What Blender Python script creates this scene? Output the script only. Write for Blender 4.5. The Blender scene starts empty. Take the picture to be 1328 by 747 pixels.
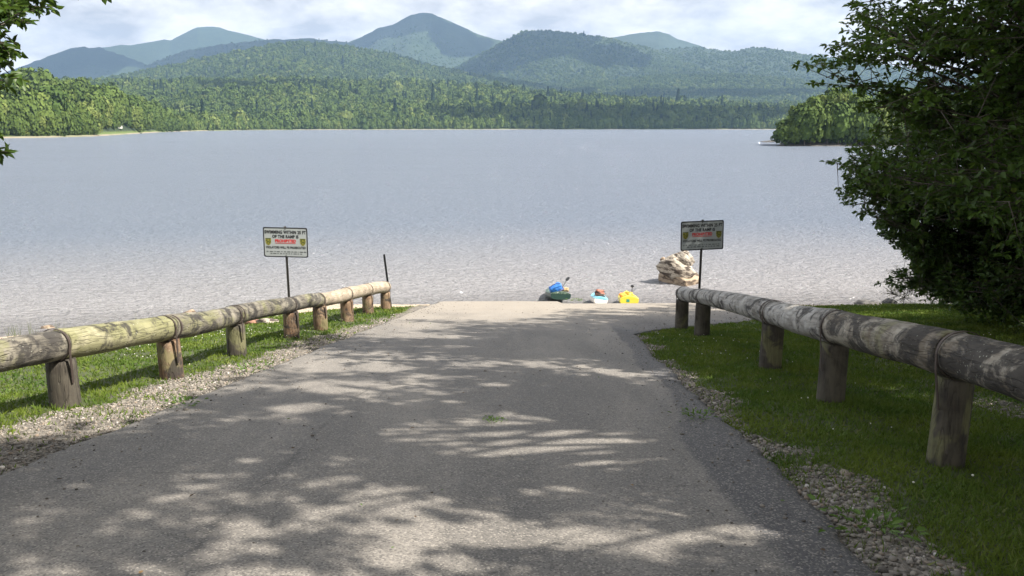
import bpy, bmesh, math, random
import numpy as np
from mathutils import Vector, Matrix, Euler
R = math.radians
rng = np.random.default_rng(7); random.seed(7)
sc = bpy.context.scene
col = sc.collection
# ------------------------------------------------------------ camera
PITCH, F, CAMZ, SLOPE, WZ = R(11.6), 1022.0, 1.6, 0.162, -4.55
cam = bpy.data.cameras.new('camera'); camo = bpy.data.objects.new('camera', cam); col.objects.link(camo)
camo.location = (0, 0, CAMZ); camo.rotation_euler = (R(90) - PITCH, 0, 0)
cam.sensor_width = 36; cam.lens = 36 * F / 1328; cam.clip_start = .05; cam.clip_end = 30000
sc.camera = camo
def ray(px, row):
    u = (px - 664) / F; v = (373.5 - row) / F
    c, s = math.cos(PITCH), math.sin(PITCH)
    return np.array([u, c + v * s, v * c - s])
def W(px, row, y):
    d = ray(px, row); k = y / d[1]
    return np.array([d[0] * k, y, CAMZ + d[2] * k])
def G(px, row):                                    # on the sloping ramp plane
    d = ray(px, row); k = CAMZ / (-(d[2] + SLOPE * d[1]))
    return np.array([d[0] * k, d[1] * k, CAMZ + d[2] * k])
# ------------------------------------------------------------ noise
def vnoise(x, y, seed=0):
    x = np.asarray(x, float); y = np.asarray(y, float)
    xi = np.floor(x).astype(np.int64); yi = np.floor(y).astype(np.int64)
    xf = x - xi; yf = y - yi
    def h(a, b):
        n = (a * 374761393 + b * 668265263 + seed * 1442695041) & 0xffffffff
        n = ((n ^ (n >> 13)) * 1274126177) & 0xffffffff
        return ((n ^ (n >> 16)) & 0xffff) / 65535.0
    u = xf * xf * (3 - 2 * xf); v = yf * yf * (3 - 2 * yf)
    a = h(xi, yi) * (1 - u) + h(xi + 1, yi) * u
    b = h(xi, yi + 1) * (1 - u) + h(xi + 1, yi + 1) * u
    return (a * (1 - v) + b * v) * 2 - 1
def fbm(x, y, oct=4, seed=0):
    s = 0; a = 1; t = 0
    for i in range(oct):
        s = s + a * vnoise(x * 2**i, y * 2**i, seed + i); t += a; a *= .5
    return s / t
def sstep(a, b, x):
    t = np.clip((x - a) / (b - a), 0, 1); return t * t * (3 - 2 * t)
# ------------------------------------------------------------ object helpers
def mesh_np(name, V, Fc, mat=None, parent=None, attrs=None, smooth=False, loc=None):
    V = np.ascontiguousarray(V, np.float32); Fc = np.ascontiguousarray(Fc, np.int32)
    n, k = Fc.shape
    me = bpy.data.meshes.new(name); me.vertices.add(len(V)); me.vertices.foreach_set('co', V.ravel())
    me.loops.add(n * k); me.loops.foreach_set('vertex_index', Fc.ravel())
    me.polygons.add(n); me.polygons.foreach_set('loop_start', np.arange(0, n * k, k, dtype=np.int32))
    me.polygons.foreach_set('loop_total', np.full(n, k, np.int32))
    if smooth: me.polygons.foreach_set('use_smooth', np.ones(n, bool))
    me.update(calc_edges=True)
    for an, av in (attrs or {}).items():
        a = me.attributes.new(an, 'FLOAT', 'POINT'); a.data.foreach_set('value', np.ascontiguousarray(av, np.float32))
    if mat: me.materials.append(mat)
    o = bpy.data.objects.new(name, me); col.objects.link(o)
    if parent: o.parent = parent
    if loc is not None: o.location = loc
    return o
def obj(name, bm, mat, parent=None, smooth=True, loc=None, rot=None):
    me = bpy.data.meshes.new(name); bm.normal_update()
    if smooth:
        for f in bm.faces: f.smooth = True
    bm.to_mesh(me); bm.free(); me.materials.append(mat)
    o = bpy.data.objects.new(name, me); col.objects.link(o)
    if parent: o.parent = parent
    if loc is not None: o.location = loc
    if rot is not None: o.rotation_euler = rot
    return o
def tag(o, label=None, cat=None, group=None, kind=None):
    if label: o['label'] = label
    if cat: o['category'] = cat
    if group: o['group'] = group
    if kind: o['kind'] = kind
    return o
def empty(name, loc=(0, 0, 0), label=None, cat=None, group=None, rot=(0, 0, 0)):
    o = bpy.data.objects.new(name, None); col.objects.link(o); o.location = loc; o.rotation_euler = rot
    o.empty_display_size = .1
    return tag(o, label, cat, group)
def box_bm(size, bevel=0, loc=(0, 0, 0)):
    bm = bmesh.new(); bmesh.ops.create_cube(bm, size=1)
    bmesh.ops.scale(bm, vec=size, verts=bm.verts)
    if bevel: bmesh.ops.bevel(bm, geom=bm.edges, offset=bevel, segments=2, affect='EDGES')
    bmesh.ops.translate(bm, vec=loc, verts=bm.verts)
    return bm
# ------------------------------------------------------------ material helpers
class M:
    def __init__(s, name):
        s.m = bpy.data.materials.new(name); s.m.use_nodes = True; s.t = s.m.node_tree; s.t.nodes.clear()
        s.out = s.n('ShaderNodeOutputMaterial')
    def n(s, ty, **kw):
        nd = s.t.nodes.new(ty)
        for k, v in kw.items():
            if k == 'ins':
                for a, b in v.items(): s.set(nd, a, b)
            else: setattr(nd, k, v)
        return nd
    def set(s, nd, a, b):
        i = nd.inputs[a]
        if isinstance(b, bpy.types.NodeSocket): s.t.links.new(b, i)
        elif isinstance(b, bpy.types.Node): s.t.links.new(b.outputs[0], i)
        else: i.default_value = b
    def coord(s, kind='Object'): return s.n('ShaderNodeTexCoord').outputs[kind]
    def pos(s): return s.n('ShaderNodeNewGeometry').outputs['Position']
    def mapping(s, v, scale=(1, 1, 1), loc=(0, 0, 0), rot=(0, 0, 0)):
        return s.n('ShaderNodeMapping', ins={'Vector': v, 'Scale': scale, 'Location': loc, 'Rotation': rot}).outputs[0]
    def noise(s, v, scale=5, detail=4, rough=.55, dist=0, out='Fac'):
        return s.n('ShaderNodeTexNoise', ins={'Vector': v, 'Scale': scale, 'Detail': detail, 'Roughness': rough, 'Distortion': dist}).outputs[out]
    def voro(s, v, scale=5, feature='F1', out='Distance'):
        return s.n('ShaderNodeTexVoronoi', feature=feature, ins={'Vector': v, 'Scale': scale}).outputs[out]
    def ramp(s, f, stops, interp='LINEAR'):
        r = s.n('ShaderNodeValToRGB', ins={'Fac': f}); cr = r.color_ramp; cr.interpolation = interp
        while len(cr.elements) < len(stops): cr.elements.new(.5)
        for e, (p, c) in zip(cr.elements, stops):
            e.position = p; e.color = (c, c, c, 1) if isinstance(c, (int, float)) else (*c, 1)
        return r.outputs[0]
    def mix(s, f, a, b, blend='MIX'):
        nd = s.n('ShaderNodeMix', data_type='RGBA', blend_type=blend)
        s.set(nd, 0, f)
        for i, v in ((6, a), (7, b)):
            if isinstance(v, tuple) and len(v) == 3: v = (*v, 1)
            s.set(nd, i, v)
        return nd.outputs[2]
    def math(s, op, a, b=0, clamp=False):
        nd = s.n('ShaderNodeMath', operation=op, use_clamp=clamp); s.set(nd, 0, a); s.set(nd, 1, b); return nd.outputs[0]
    def attr(s, name): return s.n('ShaderNodeAttribute', attribute_name=name).outputs['Fac']
    def bump(s, h, strength=.5, dist=.01, normal=None):
        nd = s.n('ShaderNodeBump', ins={'Height': h, 'Strength': strength, 'Distance': dist})
        if normal: s.set(nd, 'Normal', normal)
        return nd.outputs[0]
    def pbr(s, color, rough=.8, normal=None, **kw):
        nd = s.n('ShaderNodeBsdfPrincipled')
        if isinstance(color, tuple) and len(color) == 3: color = (*color, 1)
        s.set(nd, 'Base Color', color); s.set(nd, 'Roughness', rough)
        if normal: s.set(nd, 'Normal', normal)
        for k, v in kw.items(): s.set(nd, k, v)
        return nd.outputs[0]
    def done(s, sh):
        s.t.links.new(sh, s.out.inputs['Surface']); return s.m
def plain(name, c, rough=.5, metal=0, nscale=30, var=.15, bump=.1):
    m = M(name); p = m.coord(); n = m.noise(p, nscale, 4)
    c2 = tuple(min(1, x * (1 + var)) for x in c); c1 = tuple(x * (1 - var) for x in c)
    return m.done(m.pbr(m.mix(n, c1, c2), rough, m.bump(n, bump, .004), Metallic=metal))
# ------------------------------------------------------------ world, sun
TS = Vector((0.64, -0.27, 0.80)).normalized()        # towards the sun
elev = math.asin(TS.z)
w = bpy.data.worlds.new('World'); sc.world = w; w.use_nodes = True
nt = w.node_tree; nt.nodes.clear()
def wn(ty, **kw):
    nd = nt.nodes.new(ty)
    for k, v in kw.items():
        if k == 'ins':
            for a, b in v.items():
                i = nd.inputs[a]
                if isinstance(b, bpy.types.NodeSocket): nt.links.new(b, i)
                else: i.default_value = b
        else: setattr(nd, k, v)
    return nd
sky = wn('ShaderNodeTexSky', sky_type='NISHITA', sun_disc=False, sun_elevation=elev, sun_rotation=math.atan2(TS.x, TS.y), altitude=300, air_density=1.0, dust_density=1.5, ozone_density=1.2)
skyc = wn('ShaderNodeVectorMath', operation='MULTIPLY', ins={0: sky.outputs[0], 1: (1.25, 1.25, 1.2)})
tc = wn('ShaderNodeTexCoord'); sx = wn('ShaderNodeSeparateXYZ', ins={0: tc.outputs['Generated']})
zz = wn('ShaderNodeMath', operation='MAXIMUM', ins={0: sx.outputs[2], 1: 0.0})
za = wn('ShaderNodeMath', operation='ADD', ins={0: zz.outputs[0], 1: 0.30})
dx = wn('ShaderNodeMath', operation='DIVIDE', ins={0: sx.outputs[0], 1: za.outputs[0]})
dy = wn('ShaderNodeMath', operation='DIVIDE', ins={0: sx.outputs[1], 1: za.outputs[0]})
cv = wn('ShaderNodeCombineXYZ', ins={0: dx.outputs[0], 1: dy.outputs[0], 2: 0.3})
cn = wn('ShaderNodeTexNoise', ins={'Vector': cv.outputs[0], 'Scale': 1.6, 'Detail': 9, 'Roughness': .56, 'Distortion': .15})
hib = wn('ShaderNodeMapRange', ins={0: sx.outputs[2], 1: .30, 2: .62, 3: 0, 4: .17}); hib.interpolation_type = 'SMOOTHSTEP'
cnb = wn('ShaderNodeMath', operation='SUBTRACT', ins={0: cn.outputs['Fac'], 1: hib.outputs[0]})
cov = wn('ShaderNodeMapRange', ins={0: cnb.outputs[0], 1: .20, 2: .34, 3: 0, 4: 1}); cov.interpolation_type = 'SMOOTHSTEP'
cn2 = wn('ShaderNodeTexNoise', ins={'Vector': cv.outputs[0], 'Scale': 4.2, 'Detail': 10, 'Roughness': .6, 'Distortion': .15})
cr = wn('ShaderNodeValToRGB', ins={0: cn2.outputs['Fac']})
cr.color_ramp.elements[0].position = .36; cr.color_ramp.elements[0].color = (3.3, 3.25, 3.3, 1)
cr.color_ramp.elements[1].position = .64; cr.color_ramp.elements[1].color = (6.8, 6.5, 6.1, 1)
mx = wn('ShaderNodeMix', data_type='RGBA', ins={0: cov.outputs[0], 6: skyc.outputs[0], 7: cr.outputs[0]})
bg = wn('ShaderNodeBackground', ins={'Color': mx.outputs[2], 'Strength': .1})
wo = wn('ShaderNodeOutputWorld'); nt.links.new(bg.outputs[0], wo.inputs[0])
sl = bpy.data.lights.new('sun', 'SUN'); sl.energy = 5.0; sl.angle = R(.53); sl.color = (1, .93, .83)
so = bpy.data.objects.new('sun', sl); col.objects.link(so)
so.rotation_euler = TS.to_track_quat('Z', 'Y').to_euler(); so.location = (30, -20, 60)
sc.view_settings.view_transform = 'Standard'; sc.view_settings.look = 'None'; sc.view_settings.exposure = 1.2; sc.view_settings.gamma = 1
# ------------------------------------------------------------ edges of the paved ramp
LE = [G(*p) for p in [(0, 618), (200, 537), (400, 458), (545, 400), (569, 391.5)]]
RE = [G(*p) for p in [(1145, 747), (1060, 665), (996, 600), (930, 540), (880, 490), (850, 462), (832, 445), (824, 434)]]
LEy = np.array([-12, -3] + [p[1] for p in LE]); LEx = np.array([LE[0][0] - .1, LE[0][0] - .06] + [p[0] for p in LE])
REy = np.array([-12, -1] + [p[1] for p in RE] + [16.0, 16.6, 17.4, 18.2, 19.5, 28]); REx = np.array([RE[0][0] + .5, RE[0][0] + .1] + [p[0] for p in RE] + [2.95, 3.6, 4.5, 5.6, 6.3, 6.8])
print('ASPH', [tuple(np.round(p, 2)) for p in LE], [tuple(np.round(p, 2)) for p in RE])
def xl(y): return np.interp(y, LEy, LEx) + .05 * vnoise(y * 1.3, 0 * y, 3) + .02 * vnoise(y * 6, 0 * y, 4)
def xr(y): return np.interp(y, REy, REx) + .05 * vnoise(y * 1.1, 0 * y, 5) + .03 * vnoise(y * 5, 0 * y, 6)
def yend(x): return np.where(x < 1.6, 26.0, 24.9) + .12 * vnoise(x * .9, 0 * x, 9) - sstep(-3.0, -2.2, -x) * .0
def zplane(x, y):
    x = np.asarray(x, float); y = np.asarray(y, float)
    z = -SLOPE * y
    z = np.where(y < -4, SLOPE * 4 - .05 * (y + 4), z)
    z = np.minimum(z, 2.5)
    return z
def zground(x, y):
    z = zplane(x, y)
    drop = np.clip(.085 * (-x - 5.2), 0, 1.1) * sstep(6, 20, y)
    rise = np.clip(.05 * (x - 5.2), 0, .9) * sstep(26, 12, y)
    z = z - drop + rise
    z = z - sstep(24.6, 26.5, y) * .25 * sstep(-7, -4, x) - sstep(26, 40, y) * .3
    inside = sstep(-.12, .12, x - np.interp(y, LEy, LEx)) * sstep(-.12, .12, np.interp(y, REy, REx) - x) * sstep(26.3, 26.0, y)
    n = .03 * fbm(x * .9, y * .9, 3, 11) + .012 * fbm(x * 5, y * 5, 2, 12)
    near = np.abs(x) < 60
    z = z + n * (1 - inside) - .05 * inside - .012
    z = np.where(y > 60, np.minimum(z, -9), z); z = np.maximum(z, -9.5)
    far = sstep(60, 400, np.abs(x)) * sstep(24, 22, y)
    return z + far * 0
# masks: 0..1
def gravel_mask(x, y):
    n = fbm(x * 1.6, y * 1.6, 4, 21) * .55
    dl = np.interp(y, LEy, LEx) - x                                    # metres left of the left edge
    wl = np.interp(y, [0, 7, 12, 16, 20, 26], [1.15, 1.0, .62, .5, .3, .3])
    a = sstep(wl + .25, wl - .15, dl + n * .7) * (dl > -.3) * (y < 24.5)
    dr = x - np.interp(y, REy, REx)
    wr = np.interp(y, [0, 4, 7, 11, 14, 16, 17], [.46, .36, .24, .17, .12, .1, .05])
    b = sstep(wr + .2, wr - .15, dr + n * .9) * (dr > -.3) * (y < 17.5)
    path = np.exp(-((x - (4.9 + .03 * y)) / .38)**2) * sstep(3, 4, y) * sstep(12.5, 9.5, y)   # worn path behind the right rail
    c = sstep(.5, .95, path + n * .9) * .6
    return np.clip(np.maximum(np.maximum(a, b), c * .85), 0, 1)
def sand_mask(x, y):
    n = fbm(x * .8, y * .8, 3, 31) * 1.2
    lim = np.where(x < -3, np.interp(x, [-30, -15, -8, -5, -3], [17, 19.2, 21.0, 22.8, 23.6]), np.interp(x, [6, 7, 9, 12, 30], [24.4, 23.4, 23.6, 24.4, 24.4]))
    return sstep(lim - .3, lim + .3, y + n * .4)
# ------------------------------------------------------------ ground
def axis(lo, hi, step, far):
    a = list(np.arange(lo, hi + 1e-6, step)); s = step
    v = hi
    while v < far: s *= 1.25; v += s; a.append(min(v, far))
    v = lo; s = step; b = []
    while v > -far: s *= 1.25; v -= s; b.append(max(v, -far))
    return np.array(b[::-1] + a)
def grid_faces(nx, ny):
    i = np.arange(nx - 1)[None, :] + np.arange(ny - 1)[:, None] * nx
    i = i.ravel(); return np.stack([i, i + 1, i + nx + 1, i + nx], 1)
ax = axis(-13, 14, .12, 9000); ay = axis(1.5, 30, .12, 9000)
X, Y = np.meshgrid(ax, ay); X = X.ravel(); Y = Y.ravel()
m = M('ground_material'); p = m.pos()
gm, sm_ = m.attr('gravel'), m.attr('sand')
n1 = m.noise(p, 2.2, 6); n2 = m.noise(p, 40, 5); n3 = m.voro(p, 32, out='Color')
soil = m.mix(n1, (.035, .03, .018), (.07, .055, .03))
green = m.mix(m.ramp(m.noise(p, 1.1, 5), [(.35, 0), (.65, 1)]), (.03, .055, .012), (.06, .095, .02))
c = m.mix(m.ramp(n2, [(.35, 0), (.6, 1)]), soil, green)
grv = m.mix(m.n('ShaderNodeSeparateColor', ins={0: n3}).outputs[0], (.07, .062, .05), (.24, .215, .185))
c = m.mix(gm, c, grv)
sand = m.mix(m.noise(p, 3, 6), (.36, .28, .2), (.5, .41, .31))
sand = m.mix(m.ramp(m.voro(p, 9), [(.12, 1), (.22, 0)]), sand, (.2, .14, .1))
c = m.mix(sm_, c, sand)
h = m.math('ADD', m.math('MULTIPLY', m.voro(p, 32), m.math('MULTIPLY', gm, -1)), m.math('MULTIPLY', n2, .5))
ground_m = m.done(m.pbr(c, .95, m.bump(h, .8, .02)))
go = mesh_np('ground', np.stack([X, Y, zground(X, Y)], 1), grid_faces(len(ax), len(ay)), ground_m, smooth=True,
             attrs={'gravel': gravel_mask(X, Y), 'sand': sand_mask(X, Y)})
tag(go, kind='structure')
# ------------------------------------------------------------ asphalt
ts = np.concatenate([np.linspace(-12, 1, 30)[:-1], np.linspace(1, 30, 420)]); ts = (ts + 12) / 42
ss = np.linspace(0, 1, 90)
S, T = np.meshgrid(ss, ts)
y0 = -12 + T * 42; y0 = np.minimum(y0, 26.4)
tsy = -12 + (T) * (38.2)
xx = xl(tsy) * (1 - S) + xr(tsy) * S
yy = tsy + (yend(xx) - 26.2) * sstep(19, 26.2, tsy)
zz_ = zplane(xx, yy) + .02 + .006 * fbm(xx * .6, yy * .6, 3, 41) - .02 * (np.abs(S - .5) * 2)**40
V = np.stack([xx, yy, zz_], -1).reshape(-1, 3)
nx, ny = len(ss), len(ts); Fq = grid_faces(nx, ny)
border = np.concatenate([np.arange(nx), nx * np.arange(1, ny) + nx - 1, (ny - 1) * nx + np.arange(nx - 2, -1, -1), nx * np.arange(ny - 2, 0, -1)])
Vb = V[border].copy(); Vb[:, 2] -= .13; nb = len(border); b2 = len(V) + np.arange(nb)
Fs = np.stack([border, np.roll(border, -1), np.roll(b2, -1), b2], 1)[:, ::-1]
m = M('asphalt_material'); p = m.pos()
wear = m.noise(m.mapping(p, (1.1, .22, 1)), 1.0, 6, .6, .4)
c = m.mix(m.ramp(wear, [(.36, 0), (.64, 1)]), (.12, .112, .102), (.225, .208, .186))
fresh = m.math('MULTIPLY', m.ramp(m.noise(m.mapping(p, (.35, .12, 1), loc=(3, 0, 0)), 1.6, 5), [(.5, 0), (.62, 1)]), .35)
c = m.mix(fresh, c, (.075, .075, .078))
# right lane: deeper shade painted into the colour, with an uneven long edge
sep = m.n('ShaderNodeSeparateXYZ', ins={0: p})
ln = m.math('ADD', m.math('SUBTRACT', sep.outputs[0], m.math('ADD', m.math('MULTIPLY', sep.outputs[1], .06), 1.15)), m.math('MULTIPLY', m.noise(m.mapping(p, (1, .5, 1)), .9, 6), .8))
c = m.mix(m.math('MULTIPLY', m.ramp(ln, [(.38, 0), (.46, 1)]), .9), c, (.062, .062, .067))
sq = m.math('ABSOLUTE', m.math('ADD', m.math('ADD', sep.outputs[0], m.math('MULTIPLY', sep.outputs[1], -.015)), m.math('ADD', 1.62, m.math('MULTIPLY', m.noise(p, .8, 5), .35))))
seam = m.math('MULTIPLY', m.ramp(sq, [(0, 1), (.03, 0)]), m.ramp(m.noise(p, 2.5, 3), [(.42, 0), (.55, .6)]))
c = m.mix(seam, c, (.035, .034, .032))
stone = m.voro(p, 95, out='Color'); sr = m.n('ShaderNodeSeparateColor', ins={0: stone})
c = m.mix(m.math('MULTIPLY', m.ramp(sr.outputs[0], [(.72, 0), (.95, 1)]), .6), c, (.36, .33, .29))
c = m.mix(m.math('MULTIPLY', m.ramp(sr.outputs[1], [(.6, 0), (.9, 1)]), .55), c, (.03, .03, .03))
pit = m.ramp(m.noise(m.mapping(p, (1, 1, 1)), 7, 8, .7), [(.3, 0), (.36, 1)])
scuff = m.ramp(m.noise(m.mapping(p, (1.5, 6, 1)), 2.2, 8, .72), [(.6, 1), (.68, .62)])
c = m.mix(1.0, c, scuff, 'MULTIPLY')
c = m.mix(m.math('MULTIPLY', m.ramp(sep.outputs[1], [(0, 0), (1, 1)]), 0), c, (.2, .2, .2))
dusty = m.n('ShaderNodeMapRange', ins={0: m.math('ADD', sep.outputs[1], m.math('MULTIPLY', m.noise(p, .7, 4), 6)), 1: 19, 2: 25, 3: 0, 4: .75}).outputs[0]
c = m.mix(dusty, c, (.30, .265, .22))
hh = m.math('ADD', m.math('MULTIPLY', m.voro(p, 95), -.6), m.math('ADD', m.math('MULTIPLY', pit, .8), m.noise(p, 160, 2)))
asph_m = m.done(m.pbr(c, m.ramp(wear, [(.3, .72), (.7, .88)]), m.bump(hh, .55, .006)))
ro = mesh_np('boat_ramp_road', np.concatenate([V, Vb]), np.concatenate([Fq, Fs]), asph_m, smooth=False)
tag(ro, kind='structure')
# ------------------------------------------------------------ lake water
m = M('water_material'); p = m.pos()
sep = m.n('ShaderNodeSeparateXYZ', ins={0: p})
shallow = m.n('ShaderNodeMapRange', ins={0: m.math('ADD', sep.outputs[1], m.math('MULTIPLY', m.math('MINIMUM', sep.outputs[0], 0), -.25)), 1: 25, 2: 54, 3: 0, 4: 1}); shallow.interpolation_type = 'SMOOTHSTEP'
sh = shallow.outputs[0]
w1 = m.noise(m.mapping(p, (.7, 1.7, 1), rot=(0, 0, R(8))), 2.6, 3, .5, .6)
w2 = m.noise(m.mapping(p, (1, 1.8, 1), rot=(0, 0, R(-18))), 7.5, 3, .55, .4)
w3 = m.noise(m.mapping(p, (.35, .8, 1)), .32, 3, .5)
gust = m.ramp(m.noise(m.mapping(p, (.012, .05, 1), rot=(0, 0, R(6))), 1, 5, .6, .4), [(.36, .75), (.64, 1.2)])
rn_ = m.noise(m.mapping(p, (.8, 2.3, 1), rot=(0, 0, R(5))), 1.9, 2, .5, .8)
rdg = m.math('POWER', m.math('SUBTRACT', 1, m.math('ABSOLUTE', m.math('MULTIPLY', m.math('SUBTRACT', rn_, .5), 5)), clamp=True), 2.0)
hgt = m.math('ADD', m.math('MULTIPLY', rdg, .17), m.math('ADD', m.math('MULTIPLY', w1, .8), m.math('ADD', m.math('MULTIPLY', w2, .34), m.math('MULTIPLY', w3, 1.0))))
nrm = m.bump(m.math('MULTIPLY', hgt, gust), 1.0, .5)
deepc = m.mix(sh, (.285, .278, .285), (.162, .19, .24))
body = m.n('ShaderNodeBsdfDiffuse', ins={'Color': deepc, 'Normal': m.bump(hgt, 1.0, .30)}).outputs[0]
tr = m.n('ShaderNodeBsdfTransparent', ins={'Color': (.93, .93, .9, 1)}).outputs[0]
af = m.n('ShaderNodeMapRange', ins={0: m.math('ADD', sep.outputs[1], m.math('MULTIPLY', m.math('MINIMUM', sep.outputs[0], 0), -.25)), 1: 24, 2: 30, 3: .3, 4: 1}).outputs[0]
under = m.n('ShaderNodeMixShader', ins={0: af, 1: tr, 2: body}).outputs[0]
gl = m.n('ShaderNodeBsdfGlossy', ins={'Color': (.95, .96, 1, 1), 'Roughness': .06, 'Normal': nrm}).outputs[0]
fr = m.n('ShaderNodeFresnel', ins={'IOR': 1.33, 'Normal': nrm}).outputs[0]
frb = m.math('MULTIPLY', fr, .95, clamp=True)
water_m = m.done(m.n('ShaderNodeMixShader', ins={0: frb, 1: under, 2: gl}).outputs[0])
V = np.array([[-8900, 12, WZ], [8900, 12, WZ], [8900, 8900, WZ], [-8900, 8900, WZ]])
tag(mesh_np('lake_water', V, np.array([[0, 1, 2, 3]]), water_m), kind='structure')
# ------------------------------------------------------------ far terrain
shore = [(-900, 420), (-300, 470), (0, 500), (60, 512), (120, 560), (150, 640), (180, 760), (205, 900), (260, 1150), (320, 1350), (430, 1450), (540, 1500), (700, 1560), (850, 1610), (1000, 1640), (1300, 1700), (2000, 1800)]
def th(px): return math.atan2((px - 664) / F, math.cos(PITCH) + .2 * math.sin(PITCH))
SHt = np.array([th(a) for a, _ in shore]); SHr = np.array([b for _, b in shore], float)
ridges = [
 (880, 360, 300, [(-300, 118), (-100, 120), (0, 131), (60, 128), (100, 133), (150, 146), (200, 158), (250, 168)]),
 (2300, 900, 700, [(-300, 105), (0, 112), (90, 108), (200, 108), (300, 106), (400, 107), (500, 109), (620, 113), (690, 122), (770, 128), (850, 134), (1000, 140), (1100, 143), (1500, 143)]),
 (1800, 330, 300, [(180, 150), (240, 128), (330, 118), (400, 124), (460, 133), (560, 140), (640, 138), (720, 142), (900, 146), (1100, 150), (1500, 150)]),
 (3600, 1200, 900, [(60, 135), (132, 103), (244, 81), (305, 68), (356, 57.5), (393, 54.5), (450, 60), (500, 69), (560, 85), (620, 98), (700, 110), (760, 122), (850, 145)]),
 (3900, 1400, 900, [(520, 145), (600, 122), (700, 112), (780, 106), (850, 98), (950, 96), (1030, 103), (1100, 110), (1500, 120)]),
 (5000, 1900, 1200, [(540, 120), (610, 76), (650, 55), (665, 47), (682, 40), (710, 38.5), (745, 43), (790, 49), (850, 64), (900, 78), (960, 100)]),
 (5300, 2000, 1200, [(700, 120), (780, 86), (850, 64), (905, 61), (950, 67), (975, 61.5), (1000, 62.5), (1035, 69), (1100, 77), (1200, 92), (1500, 105)]),
 (6900, 2000, 1200, [(700, 80), (760, 55), (790, 48), (830, 41.5), (855, 40), (868, 44), (880, 51), (905, 58), (960, 80)]),
 (6600, 2300, 1200, [(360, 100), (420, 64), (450, 55), (470, 47.5), (490, 35.5), (510, 30.5), (522, 24), (533, 18), (548, 15.5), (560, 17), (590, 30), (620, 44), (650, 52), (700, 62), (780, 90)]),
 (6000, 1900, 900, [(100, 130), (190, 84), (240, 64.5), (290, 56.5), (340, 51.5), (400, 49), (450, 54), (520, 75), (600, 110)]),
 (8200, 2200, 700, [(0, 100), (60, 78), (129, 61), (170, 56.5), (220, 50.5), (238, 42), (255, 34.5), (285, 34.5), (320, 43.5), (345, 50.5), (420, 66), (520, 100)]),
 (6700, 1900, 900, [(-400, 95), (-100, 105), (0, 96), (41, 81), (65, 70), (91, 61.5), (110, 60), (129, 60.5), (160, 71), (190, 83), (250, 112)]),
]
RG = []
for (r0, wf, wb, pts) in ridges:
    t = []; hgt_ = []
    for a, b in pts:
        d = ray(a, b); t.append(math.atan2(d[0], d[1])); hgt_.append(CAMZ + r0 * d[2] / math.hypot(d[0], d[1]))
    RG.append((r0, wf, wb, np.array(t), np.array(hgt_)))
def zfar(t, r):
    rs = np.interp(t, SHt, SHr)
    x = r * np.sin(t); y = r * np.cos(t)
    base = -4.3 + np.clip((r - rs) / 14, -3, 1) * 1.0 + np.clip(r - rs - 14, 0, 400) * .02
    z = base.copy()
    for i, (r0, wf, wb, tt, hh) in enumerate(RG):
        H = np.interp(t, tt, hh, left=-20, right=-20)
        # fade at both ends of the ridge
        e = np.clip((t - tt[0]) / .03, 0, 1) * np.clip((tt[-1] - t) / .03, 0, 1)
        H = H * e - 10 * (1 - e)
        rr0 = r0
        u = np.where(r < rr0, (rr0 - r) / wf, (r - rr0) / wb)
        g = np.clip(1 - u, 0, 1); off = sstep(.02, .35, u)
        sp = fbm(x / (r0 * .11) + i * 7, y / (r0 * .16), 4, 50 + i)
        g2 = g**1.12 * (1 + .42 * sp * off * (g > 0) * (1 - g * .3))
        z = np.maximum(z, -4 + (H + 4) * g2 * np.clip((r - rs - 8) / 45, 0, 1))
    z = z + np.clip((r - rs) / 150, 0, 1) * (fbm(x / 45, y / 45, 3, 77) * 3)
    z = np.where(r > rs + 12, np.maximum(z, -3.35), z); z = np.where(r < rs, base, z)
    return z
nt_, nr_ = 1300, 300
tt_ = np.linspace(R(-52), R(50), nt_)
q = np.linspace(0, 1, nr_)
TT, QQ = np.meshgrid(tt_, q)
rs = np.interp(TT, SHt, SHr) + fbm(TT * 90, TT * 0, 3, 88) * 14
RR = (rs - 25) * (8700 / (rs - 25))**QQ
ZZ = zfar(TT, RR)
m = M('forest_floor_material'); p = m.pos()
n1 = m.noise(p, .02, 6, .65); n2 = m.voro(p, .10)
c = m.mix(m.ramp(n1, [(.35, 0), (.65, 1)]), (.018, .036, .011), (.042, .066, .02))
c = m.mix(m.ramp(n2, [(.3, 0), (1, .8)]), c, (.014, .028, .010)); c = m.mix(m.ramp(m.noise(p, .035, 5, .7), [(.42, 0), (.6, .6)]), c, (.016, .03, .010))
sepz = m.n('ShaderNodeSeparateXYZ', ins={0: p}).outputs[2]
beach = m.math('MULTIPLY', m.n('ShaderNodeMapRange', ins={0: sepz, 1: -3.9, 2: -3.6, 3: 1, 4: 0}).outputs[0], m.ramp(m.noise(p, .008, 4), [(.42, .25), (.55, 1)]))
lowg = m.n('ShaderNodeMapRange', ins={0: sepz, 1: -3.1, 2: -1.5, 3: 1, 4: 0}).outputs[0]
c = m.mix(lowg, c, (.10, .14, .035))
c = m.mix(beach, c, (.27, .235, .18))
hill_m = m.done(m.pbr(c, 1.0, m.bump(m.math('MULTIPLY', n2, -1), 1.0, 3.0)))
tag(mesh_np('hills', np.stack([RR * np.sin(TT), RR * np.cos(TT), ZZ], -1).reshape(-1, 3), grid_faces(nt_, nr_), hill_m, smooth=True), kind='structure')
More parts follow.
